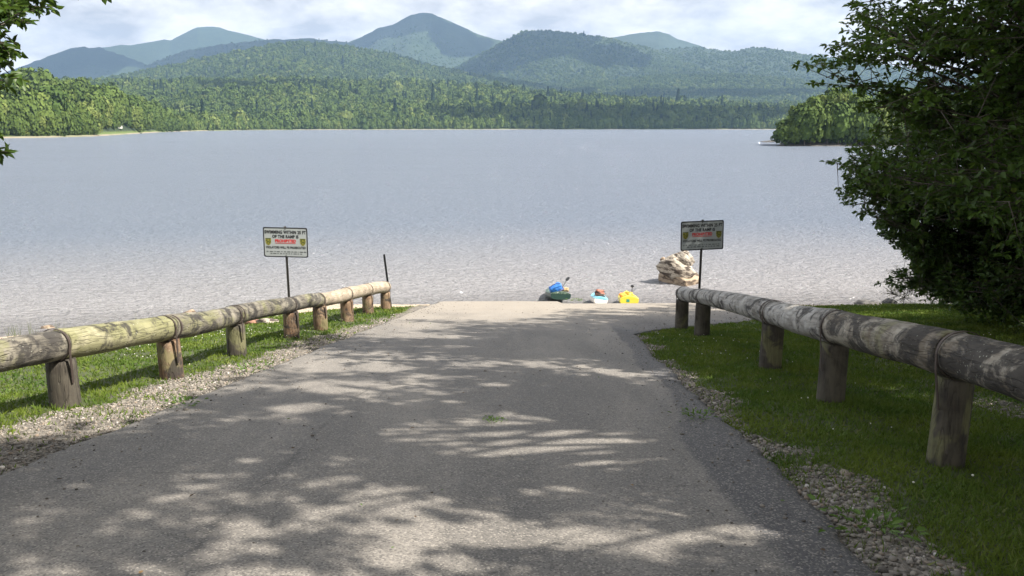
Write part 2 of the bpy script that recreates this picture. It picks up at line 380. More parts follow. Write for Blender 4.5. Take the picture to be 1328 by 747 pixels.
# ------------------------------------------------------------ leaf and branch building
class Wood:
    def __init__(s): s.V = []; s.F = []; s.n = 0
    def tube(s, P, r, k=7):
        P = np.asarray(P, float); n = len(P); r = np.broadcast_to(r, n)
        T = np.gradient(P, axis=0); T /= np.linalg.norm(T, axis=1)[:, None] + 1e-9
        up = np.array([0, 0, 1.]) if abs(T[0][2]) < .9 else np.array([1., 0, 0])
        A = np.cross(T, up); A /= np.linalg.norm(A, axis=1)[:, None] + 1e-9; B = np.cross(T, A)
        a = np.linspace(0, 2 * np.pi, k, endpoint=False)
        V = P[:, None] + r[:, None, None] * (A[:, None] * np.cos(a)[None, :, None] + B[:, None] * np.sin(a)[None, :, None])
        i = np.arange(n - 1)[:, None] * k + np.arange(k)[None]; j = np.arange(n - 1)[:, None] * k + (np.arange(k)[None] + 1) % k
        s.V.append(V.reshape(-1, 3)); s.F.append(np.stack([i, j, j + k, i + k], -1).reshape(-1, 4) + s.n); s.n += n * k
    def sticks(s, A, B, ra, rb, k=3):
        n = len(A)
        if n == 0: return
        T = B - A; L = np.linalg.norm(T, axis=1)[:, None] + 1e-9; T = T / L
        up = np.tile([.3, .2, 1.], (n, 1)); U = np.cross(T, up); U /= np.linalg.norm(U, axis=1)[:, None] + 1e-9; Wv = np.cross(T, U)
        a = np.linspace(0, 2 * np.pi, k, endpoint=False)
        ring = U[:, None] * np.cos(a)[None, :, None] + Wv[:, None] * np.sin(a)[None, :, None]
        ra = np.broadcast_to(ra, n)[:, None, None]; rb = np.broadcast_to(rb, n)[:, None, None]
        V = np.concatenate([A[:, None] + ring * ra, B[:, None] + ring * rb], 1)
        b = np.arange(n)[:, None] * 2 * k; i = b + np.arange(k)[None]; j = b + (np.arange(k)[None] + 1) % k
        s.V.append(V.reshape(-1, 3)); s.F.append(np.stack([i, j, j + k, i + k], -1).reshape(-1, 4) + s.n); s.n += n * 2 * k
    def build(s, name, mat, parent): return mesh_np(name, np.concatenate(s.V), np.concatenate(s.F), mat, parent, smooth=True)
def norm(a): return a / (np.linalg.norm(a, axis=-1, keepdims=True) + 1e-9)
def kids(A, B, per, t0, t1, lf, spread, droop=0.0, g=rng, flat=.55):
    """children sticks growing off parent sticks A->B"""
    n = len(A); D = B - A; L = np.linalg.norm(D, axis=1)
    t = t0 + (t1 - t0) * (np.arange(per)[None] + g.random((n, per))) / per
    P = A[:, None] + D[:, None] * t[..., None]
    r = g.normal(size=(n, per, 3)); r[..., 2] *= flat
    d = norm(norm(D)[:, None] * (1 - spread) + norm(r) * spread); d[..., 2] -= droop
    ln = lf * L[:, None] * (1.15 - t) * (.7 + .6 * g.random((n, per)))
    Q = P + norm(d) * ln[..., None]
    return P.reshape(-1, 3), Q.reshape(-1, 3)
def leaf_mesh(name, P, D, N, S, mat, parent, g=rng, wide=.62):
    D = norm(D); U = norm(np.cross(D, N)); N = np.cross(U, D)
    S = S[:, None]; wv = U * S * wide * .5; lift = N * S * .10
    v = [P, P + D * S * .30 + wv * .95 + lift, P + D * S * .66 + wv * .72 + lift, P + D * S - N * S * .08,
         P + D * S * .66 - wv * .72 + lift, P + D * S * .30 - wv * .95 + lift]
    V = np.stack(v, 1).reshape(-1, 3); n = len(P); b = np.arange(n)[:, None] * 6
    Fc = np.concatenate([b + np.array([[0, 1, 2, 3]]), b + np.array([[0, 3, 4, 5]])])
    rn = np.repeat(g.random(n), 6)
    return mesh_np(name, V, Fc, mat, parent, attrs={'rnd': rn})
def leaf_material(name, dark, light, trans=.35, yellow=(.16, .2, .03), gloss=.45):
    m = M(name); a = m.attr('rnd'); p = m.pos()
    c = m.mix(a, dark, light); c = m.mix(m.ramp(m.noise(p, .9, 3), [(.35, 0), (.7, .6)]), c, tuple(x * 1.35 for x in light))
    c = m.mix(m.ramp(a, [(.93, 0), (1, .7)]), c, yellow)
    pb = m.pbr(c, gloss, **{'Specular IOR Level': .35})
    tl = m.n('ShaderNodeBsdfTranslucent', ins={'Color': m.mix(.5, c, (.12, .19, .02))}).outputs[0]
    return m.done(m.n('ShaderNodeMixShader', ins={0: trans, 1: pb, 2: tl}).outputs[0])
m = M('bark_material'); p = m.coord(); n = m.noise(m.mapping(p, (1, 1, .25)), 14, 6, .65)
bark_m = m.done(m.pbr(m.mix(m.ramp(n, [(.35, 0), (.65, 1)]), (.035, .028, .022), (.14, .12, .1)), .9, m.bump(n, .9, .03)))
leaf_a = leaf_material('maple_leaf_material', (.03, .065, .014), (.075, .135, .028), .4)
leaf_b = leaf_material('dark_leaf_material', (.024, .05, .013), (.058, .108, .022), .34)
leaf_c = leaf_material('shrub_leaf_material', (.05, .095, .018), (.085, .15, .03), .4)
def bez(A, T, n=9, rise=.35, g=rng):
    A = np.array(A, float); T = np.array(T, float); d = np.linalg.norm(T - A)
    C = A * .55 + T * .45 + np.array([0, 0, 1]) * d * rise * .5 + g.normal(size=3) * d * .05
    t = np.linspace(0, 1, n)[:, None]
    return A * (1 - t)**2 + 2 * C * t * (1 - t) + T * t * t
def make_tree(name, label, cat, base, height, targets, mat, trunk_r=.17, leaf=.1, group=None, twigs=(5, 5), nleaf=7, sublen=.30, lean=(0, 0), seed=1, skip=None, tw=.34, low=.18):
    g = np.random.default_rng(seed)
    root = empty(name, base, label, cat, group)
    b = np.zeros(3); top = np.array([lean[0], lean[1], height])
    tp = bez(b, top, 12, .0, g); tp[0][2] -= .4
    wd = Wood(); wd.tube(tp, trunk_r * np.linspace(1.15, .22, 12), 10)
    A2 = []; B2 = []; base = np.array(base, float)
    for T in targets:
        T = np.array(T, float) - base
        hz = math.hypot(T[0], T[1]); za = np.clip(T[2] - hz * g.uniform(.15, .5), height * low, height * .93)
        f = za / height; att = np.array([np.interp(f, np.linspace(0, 1, 12), tp[:, k]) for k in range(3)])
        c = bez(att, T, 9, g.uniform(.0, .25), g); L = np.linalg.norm(T - att)
        wd.tube(c[:-1], np.linspace(min(trunk_r * .5, .01 + .011 * L), .006, 8), 6)
        # parent segments: outer two thirds of the limb
        A2.append(c[3:-1]); B2.append(c[4:])
    A = np.concatenate(A2); B = np.concatenate(B2)
    # extend each segment so children have a useful length scale
    ext = norm(B - A) * sublen * 3.2; A_, B_ = A, A + ext
    S0, S1 = kids(A_, B_, twigs[0], 0, .32, .95, .62, .02, g)
    if skip is not None:
        ks = ~skip(S1 + base); S0, S1 = S0[ks], S1[ks]
    T0, T1 = kids(S0, S1, twigs[1], .15, 1, tw * 1.35, .55, .06, g)
    keep = np.ones(len(T0), bool)
    if skip is not None: keep = ~skip(T1 + base)
    T0, T1 = T0[keep], T1[keep]
    wd.sticks(S0, S1, .009, .003); wd.sticks(T0, T1, .004, .0015)
    P, Q = kids(T0, T1, nleaf, .1, 1.02, .6, .75, .12, g)
    D = Q - P; N = g.normal(size=P.shape) * .45; N[:, 2] += 1
    lv = leaf_mesh('leaves', P, D, N, leaf * (.65 + .6 * g.random(len(P))), mat, root, g)
    wd.build('trunk', bark_m, root)
    print(name, 'leaves', len(P))
    return root
def inframe(P, pad=0):
    x, y, z = P[..., 0], P[..., 1], P[..., 2] - CAMZ
    c, s = math.cos(PITCH), math.sin(PITCH)
    d = y * c - z * s; v = y * s + z * c
    px = 664 + F * x / np.maximum(d, .01); row = 373.5 - F * v / np.maximum(d, .01)
    return (d > .05) & (px > -pad) & (px < 1328 + pad) & (row > -pad) & (row < 747 + pad), px, row
exec_parts = []
# ------------------------------------------------------------ trees on the right bank
Lr = np.array([-60, 0, 20, 45, 60, 74, 90, 104, 112, 118, 150, 180, 188, 196, 210, 222, 240, 250, 268, 280, 292, 306, 314, 328, 345, 353, 365, 374, 384, 400])
Lp = np.array([1100, 1096, 1088, 1084, 1062, 1042, 1029, 1034, 1060, 1088, 1114, 1106, 1086, 1064, 1057, 1088, 1096, 1074, 1088, 1108, 1134, 1134, 1154, 1168, 1182, 1152, 1127, 1150, 1192, 1240])
def out_right(P):
    f, px, row = inframe(P, 40)
    gap = (fbm(P[:, 0] * .95 + P[:, 1] * .3, P[:, 2] * 1.25 + 4, 3, 333) > .26) & (px < 1275) & (px > np.interp(row, Lr, Lp) + 22)
    return f & ((px < np.interp(row, Lr, Lp) + rng.normal(size=len(P)) * 3) | gap)
TR = []
g0 = np.random.default_rng(11)
def gz(x, y): return float(zground(np.array([x]), np.array([y]))[0])
fing = [(1036, 92, 13.2), (1050, 78, 13.4), (1062, 104, 13.0), (1085, 95, 13.0), (1080, 70, 13.5), (1105, 60, 13.4), (1092, 20, 13.3), (1100, 40, 12.9), (1098, -10, 13.5), (1120, 10, 13), (1125, 90, 12.4), (1150, 120, 12.8)]
T1 = [W(*f) for f in fing]
while len(T1) < 84:
    px, row, y = g0.uniform(1110, 1560), g0.uniform(-420, 330), g0.uniform(8.5, 15)
    if px > np.interp(row, Lr, Lp) + 35: T1.append(W(px, row, y))
make_tree('maple_tree', 'large dark broadleaf tree whose lowest limbs reach furthest out over the lake view', 'tree', (9.6, 11.5, gz(9.6, 11.5)), 11, T1, leaf_a, .24, .105, seed=21, skip=out_right, twigs=(5, 5), nleaf=6)
fing2 = [(1062, 205, 15.4), (1075, 215, 15.6), (1080, 258, 15.2), (1095, 240, 15.6), (1100, 215, 15.5), (1092, 268, 15.0), (1135, 298, 15.8), (1150, 306, 15.6), (1130, 368, 16.2), (1150, 360, 16.0), (1175, 352, 15.8), (1175, 330, 15.6), (1165, 318, 15.9), (1195, 372, 16.2), (1205, 350, 16)]
T2 = [W(*f) for f in fing2]
for (a_, b_, c__) in fing2: T2 += [W(a_ + g0.uniform(4, 30), b_ + g0.uniform(-12, 8), c__ + g0.uniform(-.3, .3)) for _ in range(2)]
for (a_, b_, c__) in fing[:9]: T1 += [W(a_ + g0.uniform(6, 34), b_ + g0.uniform(-10, 12), c__ + g0.uniform(-.3, .3)) for _ in range(2)]
while len(T2) < 104:
    px, row, y = g0.uniform(1110, 1540), g0.uniform(140, 400), g0.uniform(12.5, 18)
    if px > np.interp(row, Lr, Lp) + 30: T2.append(W(px, row, y))
make_tree('maple_tree', 'broadleaf tree with drooping lower boughs hanging down to the bank above the shrubs', 'tree', (11.6, 15.8, gz(11.6, 15.8)), 7.5, T2, leaf_b, .2, .10, seed=22, skip=out_right, low=.12)
# trees further right and behind which close the view
for k, (bx, by, hgt_, nt2, lab) in enumerate([(15.5, 20.5, 9, 60, 'broadleaf tree standing deepest in the shade behind the shrubs'), (14.0, 11.0, 10, 60, 'shaded broadleaf tree at the right hand edge of the bank')]):
    T3 = []
    z0 = gz(bx, by)
    for i in range(nt2):
        a = g0.uniform(0, 2 * np.pi); rr = g0.uniform(1.0, 3.6); T3.append((bx + rr * math.cos(a), by + rr * math.sin(a), z0 + g0.uniform(.6, hgt_ * 1.05)))
    make_tree('broadleaf_tree', lab, 'tree', (bx, by, z0), hgt_, T3, leaf_b, .17, .15, seed=30 + k, skip=out_right, twigs=(5, 4), nleaf=6, low=.05)
# ------------------------------------------------------------ trees beside the road, whose canopy shades it
TSa = np.array(TS)
LIT = [(690, 576, 175, 27), (810, 594, 75, 10), (560, 566, 90, 18), (480, 640, 60, 8), (170, 668, 50, 6), (700, 640, 45, 6), (840, 722, 60, 9), (640, 545, 70, 8), (440, 600, 50, 7), (410, 627, 62, 9), (240, 642, 70, 9), (330, 648, 60, 10),
       (120, 690, 66, 10), (60, 678, 60, 8), (400, 690, 50, 9), (620, 690, 60, 14), (725, 705, 90, 17), (560, 733, 60, 8), (290, 722, 40, 8), (930, 690, 70, 8), (800, 665, 50, 7), (500, 655, 60, 7),
       (520, 437, 70, 3), (580, 452, 60, 2.5), (480, 480, 70, 4), (600, 474, 40, 3.5), (545, 490, 50, 3), (700, 418, 36, 1.6), (690, 456, 50, 1.6), (790, 433, 30, 1.4), (800, 408, 40, 1.3), (690, 523, 16, 3), (450, 505, 50, 4), (400, 530, 70, 6), (330, 545, 60, 5), (760, 468, 40, 2), (870, 560, 30, 4), (640, 500, 30, 3)]
LB = []
for (px, row, a, b) in LIT:
    c_, e1, e2 = G(px, row), G(px + a, row), G(px, row - b); LB.append((c_[0], c_[1], abs(e1[0] - c_[0]), max(abs(e2[1] - c_[1]), .12)))
def lit_at(x, y, n=0):
    r = np.zeros(np.shape(x), bool)
    for (cx, cy, a, b) in LB: r |= ((x - cx) / a)**2 + ((y - cy) / b)**2 < 1 + n
    r |= (y > 15.6) & (x < np.interp(y, [15.6, 16.4, 17.2, 19, 21, 23, 24, 28], [-6, -2.6, -1.5, .4, .9, 1.6, 1.8, 2.4]))
    r |= y > 25.2
    r |= (x < -4.15) & (y > 6.5) & (fbm(x * .5 + 3, y * .35, 3, 61) > -.12)
    r |= (x < -3.7 - .0 * y) & (y > 7.5) & (y < 12) & (fbm(x * .8, y * .8, 2, 62) > -.1)
    return r
def sun_ground(P):
    t = (P[..., 2] + SLOPE * P[..., 1]) / (TSa[2] + SLOPE * TSa[1]); return P - t[..., None] * TSa
def skip_shade(P):
    q = sun_ground(P); n = fbm(q[:, 0] * 1.5, q[:, 1] * 1.5, 3, 63) * .8 - .08
    f, px, row = inframe(P, 12)
    return lit_at(q[:, 0], q[:, 1], n) | (f & (px < 1300)) | (f & (row > 0) & (px < np.interp(row, Lr, Lp) + 20))
trunks = [(8.6, 4.5, 12.5), (10.2, -3.5, 14), (7.4, -9.0, 13), (10.5, 8.8, 12.5), (12.5, 15, 13.5)]
TG = [[] for _ in trunks]
tries = 0
ZN = [(-6.5, 5, -2.0, 3.6, 85), (-6.5, 6, 0, 7.5, 100), (-5.5, 6, 7.5, 16, 80), (2.6, 8.5, -1, 16, 85), (-2, 7, 15, 24, 40)]
zi = 0; zc = 0
while zi < len(ZN) and tries < 20000:
    tries += 1; zx0, zx1, zy0, zy1, zq = ZN[zi]
    if zc >= zq: zi += 1; zc = 0; continue
    x, y = g0.uniform(zx0, zx1), g0.uniform(zy0, zy1)
    if lit_at(np.array([x]), np.array([y]), -.1)[0]: continue
    h = g0.uniform(6.5, 14) - .1 * max(y - 10, 0)
    P = np.array([x, y, zplane(x, y)]) + TSa * h / TSa[2]
    f, px, row = inframe(P, 30)
    if f and px < 1150: continue
    d = [math.hypot(P[0] - t[0], P[1] - t[1]) for t in trunks]; k = int(np.argmin(d))
    if d[k] < 8.5: TG[k].append(P); zc += 1
for i in range(80):  # low unseen limbs, added to hold sky light off the right side
    x, y = g0.uniform(3.2, 9.5), g0.uniform(-2, 9.5); P = np.array([x, y, gz(x, y) + g0.uniform(3.4, 6.5)]); f, px, row = inframe(P, 60)
    if not f: TG[int(np.argmin([math.hypot(x - t[0], y - t[1]) for t in trunks]))].append(P)
for i in range(70):  # unseen limbs behind the camera, added to darken the surfaces facing it
    x, y = g0.uniform(-2.5, 9), g0.uniform(-9, -2.2); P = np.array([x, y, 1.0 + g0.uniform(3.0, 8.5)])
    TG[int(np.argmin([math.hypot(x - t[0], y - t[1]) for t in trunks]))].append(P)
labs = ['roadside tree nearest the end of the right hand rail, canopy over the road', 'tall roadside tree whose canopy shades the foreground of the road', 'roadside tree furthest back from the lake', 'roadside tree between the road and the bank', 'roadside tree that shades the foot of the ramp']
for k, ((bx, by, h), T_, lb) in enumerate(zip(trunks, TG, labs)):
    print('shade targets', k, len(T_))
    if len(T_) > 2: make_tree('roadside_tree', lb, 'tree', (bx, by, gz(bx, by)), h, T_, leaf_a, .26, .135, seed=40 + k, skip=skip_shade, twigs=(5, 5), nleaf=6, tw=.36)
# tree on the left whose branch tips enter the picture at top left
TL = [W(*f) for f in [(112, 0, 5.7), (92, 22, 5.6), (60, 6, 5.5), (40, 14, 5.6), (36, 84, 5.4), (14, 70, 5.3), (8, 105, 5.2), (6, 196, 5.0), (0, 45, 5.3), (20, 0, 5.5)]]
TL += [W(*f) for f in [(100, 3, 5.8), (76, 12, 5.7), (118, 1, 5.7), (25, 8, 5.4), (50, 0, 5.4), (10, 25, 5.4), (22, 88, 5.3), (6, 84, 5.2), (4, 118, 5.1), (10, 188, 5.0), (8, 205, 5.0), (2, 8, 5.2), (-8, 186, 5.0), (-12, 200, 5.0), (14, 192, 5.1)]]
for i in range(24): TL.append((-7.6 + g0.uniform(-3, 3), 3 + g0.uniform(-3, 1.5), g0.uniform(3.5, 8)))
def skip_left(P):
    f, px, row = inframe(P, 0)
    ok = ((row < 34) & (px < 126 - row)) | ((row > 36) & (row < 122) & (px < 50 - abs(row - 84) * .8)) | ((row > 50) & (row < 120) & (px < 18)) | ((row > 168) & (row < 218) & (px < 20))
    return f & ~ok
make_tree('beech_tree', 'tree with leafy branch tips hanging into the view at top left', 'tree', (-7.8, 3.4, gz(-7.8, 3.4)), 8, TL, leaf_a, .16, .07, seed=60, skip=skip_left, twigs=(5, 6), nleaf=9, sublen=.26, low=.3)
# ------------------------------------------------------------ shrubs under the trees
def shrub(name, label, x, y, rx, ry, h, n, leaf, seed, mat=leaf_c, nstem=34):
    g = np.random.default_rng(seed); z0 = gz(x, y); T = []
    for i in range(nstem):
        a = g.uniform(0, 2 * np.pi); r = math.sqrt(g.random()); v = g.uniform(.15, 1)
        T.append((x + rx * r * math.cos(a), y + ry * r * math.sin(a), z0 + h * v * (1 - .45 * r * r)))
    return make_tree(name, label, 'shrub', (x, y, z0), h * .7, T, mat, .035, leaf, seed=seed, twigs=(4, 4), nleaf=n, sublen=.22, low=.02, skip=lambda P: (P[:, 2] < zground(P[:, 0], P[:, 1]) + .02) | (inframe(P)[1] < 1150 - 0 * P[:, 0]) & inframe(P)[0], group='shrubs under the trees')
shrub('bank_shrub', 'green leafy shrub beside the beach at the near end of the water', 12.9, 21.8, 1.5, 1.3, 1.7, 7, .085, 71)
shrub('bank_shrub', 'dark low shrub in the shade between the beach shrub and the trees', 12.8, 18.6, 1.6, 1.4, 1.5, 7, .09, 72)
shrub('bank_shrub', 'broad dark shrub beneath the drooping boughs at the right edge', 12.6, 15.2, 1.8, 1.5, 1.4, 7, .09, 73)
shrub('bank_shrub', 'shrub furthest right, half lost in the shade', 15.4, 17.5, 1.8, 1.5, 2.4, 6, .11, 74)
# spindly sapling in front of the water
g = np.random.default_rng(5); sx0, sy0 = W(1172, 400, 23.2)[:2]; sz0 = gz(sx0, sy0)
make_tree('sapling', 'pale spindly sapling with few leaves at the water edge beside the shrub', 'sapling', (sx0, sy0, sz0), .7, [(sx0 + g.uniform(-.45, .25), sy0 + g.uniform(-.3, .3), sz0 + g.uniform(.3, 1.0)) for _ in range(8)],
          leaf_material('sapling_leaf_material', (.12, .15, .05), (.2, .22, .1)), .012, .035, seed=75, twigs=(3, 2), nleaf=3, sublen=.12, low=.1)
# ------------------------------------------------------------ log guard rails
def wood_material(name, dark, mid, light, moss=0.0, black=0.0, mossc=(.19, .19, .085), axis=0):
    m = M(name); p = m.coord(); info = m.n('ShaderNodeObjectInfo').outputs['Random']
    off = m.n('ShaderNodeCombineXYZ', ins={0: m.math('MULTIPLY', info, 37), 1: m.math('MULTIPLY', info, 11), 2: m.math('MULTIPLY', info, 5)}).outputs[0]
    p = m.n('ShaderNodeVectorMath', operation='ADD', ins={0: p, 1: off}).outputs[0]
    s = [1, 1, 1]; s[axis] = .09
    grain = m.noise(m.mapping(p, tuple(s)), 38, 6, .65, .4)
    s2 = [1, 1, 1]; s2[axis] = .12
    crack = m.ramp(m.noise(m.mapping(p, tuple(s2)), 13, 3, .5, 1.2), [(.47, 1), (.495, 0), (.52, 1)])
    blot = m.noise(p, 3.4, 5, .62, .6); blot2 = m.noise(p, 1.5, 4, .6, 1.0)
    c = m.mix(m.ramp(grain, [(.32, 0), (.68, 1)]), dark, mid)
    c = m.mix(m.ramp(blot, [(.4, 0), (.62, .85)]), c, light)
    if moss: c = m.mix(m.math('MULTIPLY', m.ramp(blot2, [(.60 - .26 * moss, 0), (.66 - .2 * moss, 1)]), m.ramp(grain, [(.25, .3), (.7, .75)])), c, mossc)
    if black:
        b = m.noise(m.mapping(p, (.75, .9, .9)), 3.0, 7, .68, .9)
        c = m.mix(m.ramp(b, [(.56 - .16 * black, 0), (.62 - .12 * black, .88)]), c, (.03, .027, .025))
        sp = m.ramp(m.voro(p, 26), [(.1, 1), (.2, 0)])
        c = m.mix(m.math('MULTIPLY', m.math('MULTIPLY', sp, .8), m.ramp(m.noise(p, 4, 3), [(.52, 0), (.6, 1)])), c, (.42, .43, .36))
    c = m.mix(crack, m.mix(.2, c, (.01, .008, .006)), c)
    h = m.math('ADD', m.math('MULTIPLY', grain, .5), m.math('ADD', crack, m.math('MULTIPLY', blot, .6)))
    return m.done(m.pbr(c, .9, m.bump(h, .8, .012)))
grey_log = wood_material('weathered_log_material', (.05, .046, .038), (.15, .135, .11), (.24, .22, .175), moss=.35, black=.5)
moss_log = wood_material('mossy_log_material', (.09, .085, .05), (.22, .21, .12), (.33, .31, .2), moss=.85, black=.3)
tan_log = wood_material('pale_log_material', (.2, .16, .115), (.34, .28, .21), (.42, .36, .28), moss=.1)
white_log = wood_material('bleached_log_material', (.15, .14, .125), (.33, .315, .285), (.46, .45, .425), moss=.0, black=.25)
black_log = wood_material('stained_log_material', (.08, .065, .05), (.235, .20, .15), (.40, .37, .31), moss=.2, black=.9)
post_grey = wood_material('post_wood_material', (.026, .022, .018), (.075, .065, .05), (.10, .09, .068), moss=.15, axis=2)
post_brown = wood_material('brown_post_wood_material', (.05, .026, .016), (.19, .115, .065), (.28, .20, .13), moss=.15, black=.3, axis=2)
strap_m = plain('strap_metal_material', (.09, .07, .06), .6, .55, 40, .3, .2)
strap_rust = plain('rusty_strap_material', (.06, .045, .038), .75, .3, 40, .35, .3)
def log_mesh(L, r0, r1, seed):
    g = np.random.default_rng(seed); n, k = 44, 28
    u = np.linspace(0, 1, n); a = np.linspace(0, 2 * np.pi, k, endpoint=False); U, A = np.meshgrid(u, a, indexing='ij')
    r = (r0 + (r1 - r0) * U) * (1 + .085 * fbm(U * L * 1.7 + seed, np.sin(A) * 1.3 + np.cos(A) * 2.1 + 9, 3, seed) + .03 * fbm(U * L * .8 + np.cos(A) * 4, A * 0 + np.sin(A) * 4, 3, seed + 5))
    r = r - .018 * np.clip(vnoise(np.cos(A) * 3.1 + 5, np.sin(A) * 3.1 + U * .6, seed + 8) - .55, 0, 1) * 4 * r0
    r = r * np.where((U == 0) | (U == 1), .955, 1)
    sy, sz = g.uniform(-.03, .03, 2) * min(1, L / 2.5)
    x = U * L; y = r * np.cos(A) + np.sin(U * np.pi) * sy; z = r * np.sin(A) + np.sin(U * np.pi) * sz
    V = np.stack([x, y, z], -1).reshape(-1, 3)
    i = np.arange(n - 1)[:, None] * k + np.arange(k)[None]; j = np.arange(n - 1)[:, None] * k + (np.arange(k)[None] + 1) % k
    Fq = np.stack([i, j, j + k, i + k], -1).reshape(-1, 4).tolist()
    V = V.tolist(); c0 = len(V); V.append([-.004, 0, 0]); V.append([L + .004, 0, 0])
    for q in range(k): Fq.append([c0, (q + 1) % k, q]); Fq.append([c0 + 1, (n - 1) * k + q, (n - 1) * k + (q + 1) % k])
    me = bpy.data.meshes.new('log'); me.from_pydata(V, [], Fq); me.update()
    for f in me.polygons: f.use_smooth = len(f.vertices) == 4
    return me
def post_mesh(h, r, seed, sink=.35):
    n, k = 16, 26
    u = np.linspace(0, 1, n); a = np.linspace(0, 2 * np.pi, k, endpoint=False); U, A = np.meshgrid(u, a, indexing='ij')
    rr = r * (1.03 - .06 * U) * (1 + .07 * fbm(np.cos(A) * 1.6 + seed, np.sin(A) * 1.6 + U * .5, 3, seed) + .025 * fbm(np.cos(A) * 7 + seed, np.sin(A) * 7 + U * .4, 2, seed + 3)) * np.where(U == 1, .96, 1)
    V = np.stack([rr * np.cos(A), rr * np.sin(A), -sink + U * (h + sink) + 0 * A], -1).reshape(-1, 3).tolist()
    i = np.arange(n - 1)[:, None] * k + np.arange(k)[None]; j = np.arange(n - 1)[:, None] * k + (np.arange(k)[None] + 1) % k
    Fq = np.stack([i, j, j + k, i + k], -1).reshape(-1, 4).tolist(); c0 = len(V); V.append([0, 0, h + .003])
    for q in range(k): Fq.append([c0, (n - 1) * k + q, (n - 1) * k + (q + 1) % k])
    me = bpy.data.meshes.new('post'); me.from_pydata(V, [], Fq); me.update()
    for f in me.polygons: f.use_smooth = len(f.vertices) == 4
    return me
def add_mesh(name, me, mat, parent, loc=(0, 0, 0), rot=None, label=None):
    me.materials.clear(); me.materials.append(mat); o = bpy.data.objects.new(name, me); col.objects.link(o); o.parent = parent; o.location = loc
    if rot is not None: o.rotation_euler = rot
    if label: o['label'] = label
    return o
def strap_bm(T, side, r, legend=None, w=.03, th_=.005, k=40, nail=True):
    """a flat band round a log at the origin (axis T); its loose end runs down to legend"""
    T = Vector(T).normalized(); S_ = (Vector(side) - T * Vector(side).dot(T)).normalized(); Z = S_.cross(T).normalized()
    if Z.z < 0: Z = -Z
    bm = bmesh.new(); rings = []
    for i in range(k):
        a = 2 * math.pi * i / k; d = S_ * math.cos(a) + Z * math.sin(a); rr = r * (1 + .012 * math.sin(3 * a + 1))
        rings.append([bm.verts.new(d * (rr + e) + T * s * w / 2) for e, s in ((0, -1), (0, 1), (th_, 1), (th_, -1))])
    for i in range(k):
        A_, B_ = rings[i], rings[(i + 1) % k]
        for j in range(4): bm.faces.new([A_[j], A_[(j + 1) % 4], B_[(j + 1) % 4], B_[j]])
    if legend is not None:
        p0 = S_ * (r + th_ * .5); p1 = Vector(legend); rows = []
        for p_, e in ((p0 + Z * .02, 0), (p0 - Z * r * .55, 0), (p1, 0)):
            n_ = S_ * .004; rows.append([bm.verts.new(p_ + n_ * a_ + T * s * w / 2) for a_, s in ((0, -1), (0, 1), (1.4, 1), (1.4, -1))])
        for i in range(2):
            for j in range(4): bm.faces.new([rows[i][j], rows[i][(j + 1) % 4], rows[i + 1][(j + 1) % 4], rows[i + 1][j]])
        bm.faces.new(rows[2]); bm.faces.new(rows[0][::-1])
    bmesh.ops.recalc_face_normals(bm, faces=bm.faces)
    return bm
def rail(name, label, posts, hpost, rlog, rpost, logmats, postmats, side, seed, over=.12, strapmats=None, double=()):
    root = empty(name, (posts[1][0], posts[1][1], gz(*posts[1])), label, 'guard rail')
    O = Vector(root.location); C = []
    for i, (x, y) in enumerate(posts):
        z = float(zplane(x, y)); C.append(Vector((x, y, z + hpost[i] + rlog[i] * .97)))
    for i in range(len(posts) - 1):
        A_, B_ = C[i].copy(), C[i + 1].copy(); d = (B_ - A_).normalized()
        if i == len(posts) - 2: B_ = B_ + d * over
        else: B_ = B_ - d * .006
        A_ = A_ + d * .006
        L = (B_ - A_).length; me = log_mesh(L, rlog[i] * (1.02 + .03 * math.sin(i * 5.)), rlog[i + 1] * (.98 + .03 * math.cos(i * 3.)), seed + i)
        add_mesh('log', me, logmats[i], root, A_ - O, d.to_track_quat('X', 'Z').to_euler())
    for i, (x, y) in enumerate(posts):
        z = float(zplane(x, y)); po = add_mesh('post', post_mesh(hpost[i], rpost[i], seed + 40 + i), postmats[i], root, Vector((x, y, z)) - O, (random.uniform(-.02, .02), random.uniform(-.02, .02), random.uniform(0, 6)))
        d = (C[min(i + 1, len(C) - 1)] - C[max(i - 1, 0)]).normalized()
        sm = strapmats[i] if strapmats else strap_m
        offs = [-.07] if i not in double else [-.1, .05]
        for q, of in enumerate(offs):
            pos = C[i] + d * of
            leg = Vector((side * (rpost[i] * .98 + .004) - 0, of * 0, -rlog[i] - (.30 if i % 2 else .24))) if q == 0 else None
            so_ = obj('strap', strap_bm(d, (side, 0, 0), max(rlog[i] * 1.045, .1), leg), sm, root, smooth=False, loc=pos - O)
    return root, C
PL = [(-5.02, 2.0), (-4.88, 5.0), (-4.70, 7.88), (-4.42, 9.8), (-4.35, 12.0), (-4.22, 14.6), (-4.06, 16.2), (-3.95, 18.4), (-3.88, 20.7), (-3.70, 22.5)]
PR = [(3.16, .2), (3.24, 2.9), (3.33, 5.67), (3.43, 8.08), (3.58, 10.5), (3.76, 15.1), (3.66, 16.5)]
railL, CL = rail('log_guard_rail', 'long mossy log rail on short posts along the gravel left of the road', PL, [.5] * 10, [.168, .166, .163, .158, .15, .145, .147, .16, .163, .163], [.15] * 9 + [.145],
     [grey_log, grey_log, moss_log, grey_log, grey_log, grey_log, tan_log, tan_log, tan_log], [post_grey, post_grey, post_grey, post_brown, post_grey, post_brown, post_brown, post_brown, post_brown, post_brown], 1, 100,
     strapmats=[strap_m] * 2 + [strap_rust, strap_rust] + [strap_m] * 6, double=(3, 4))
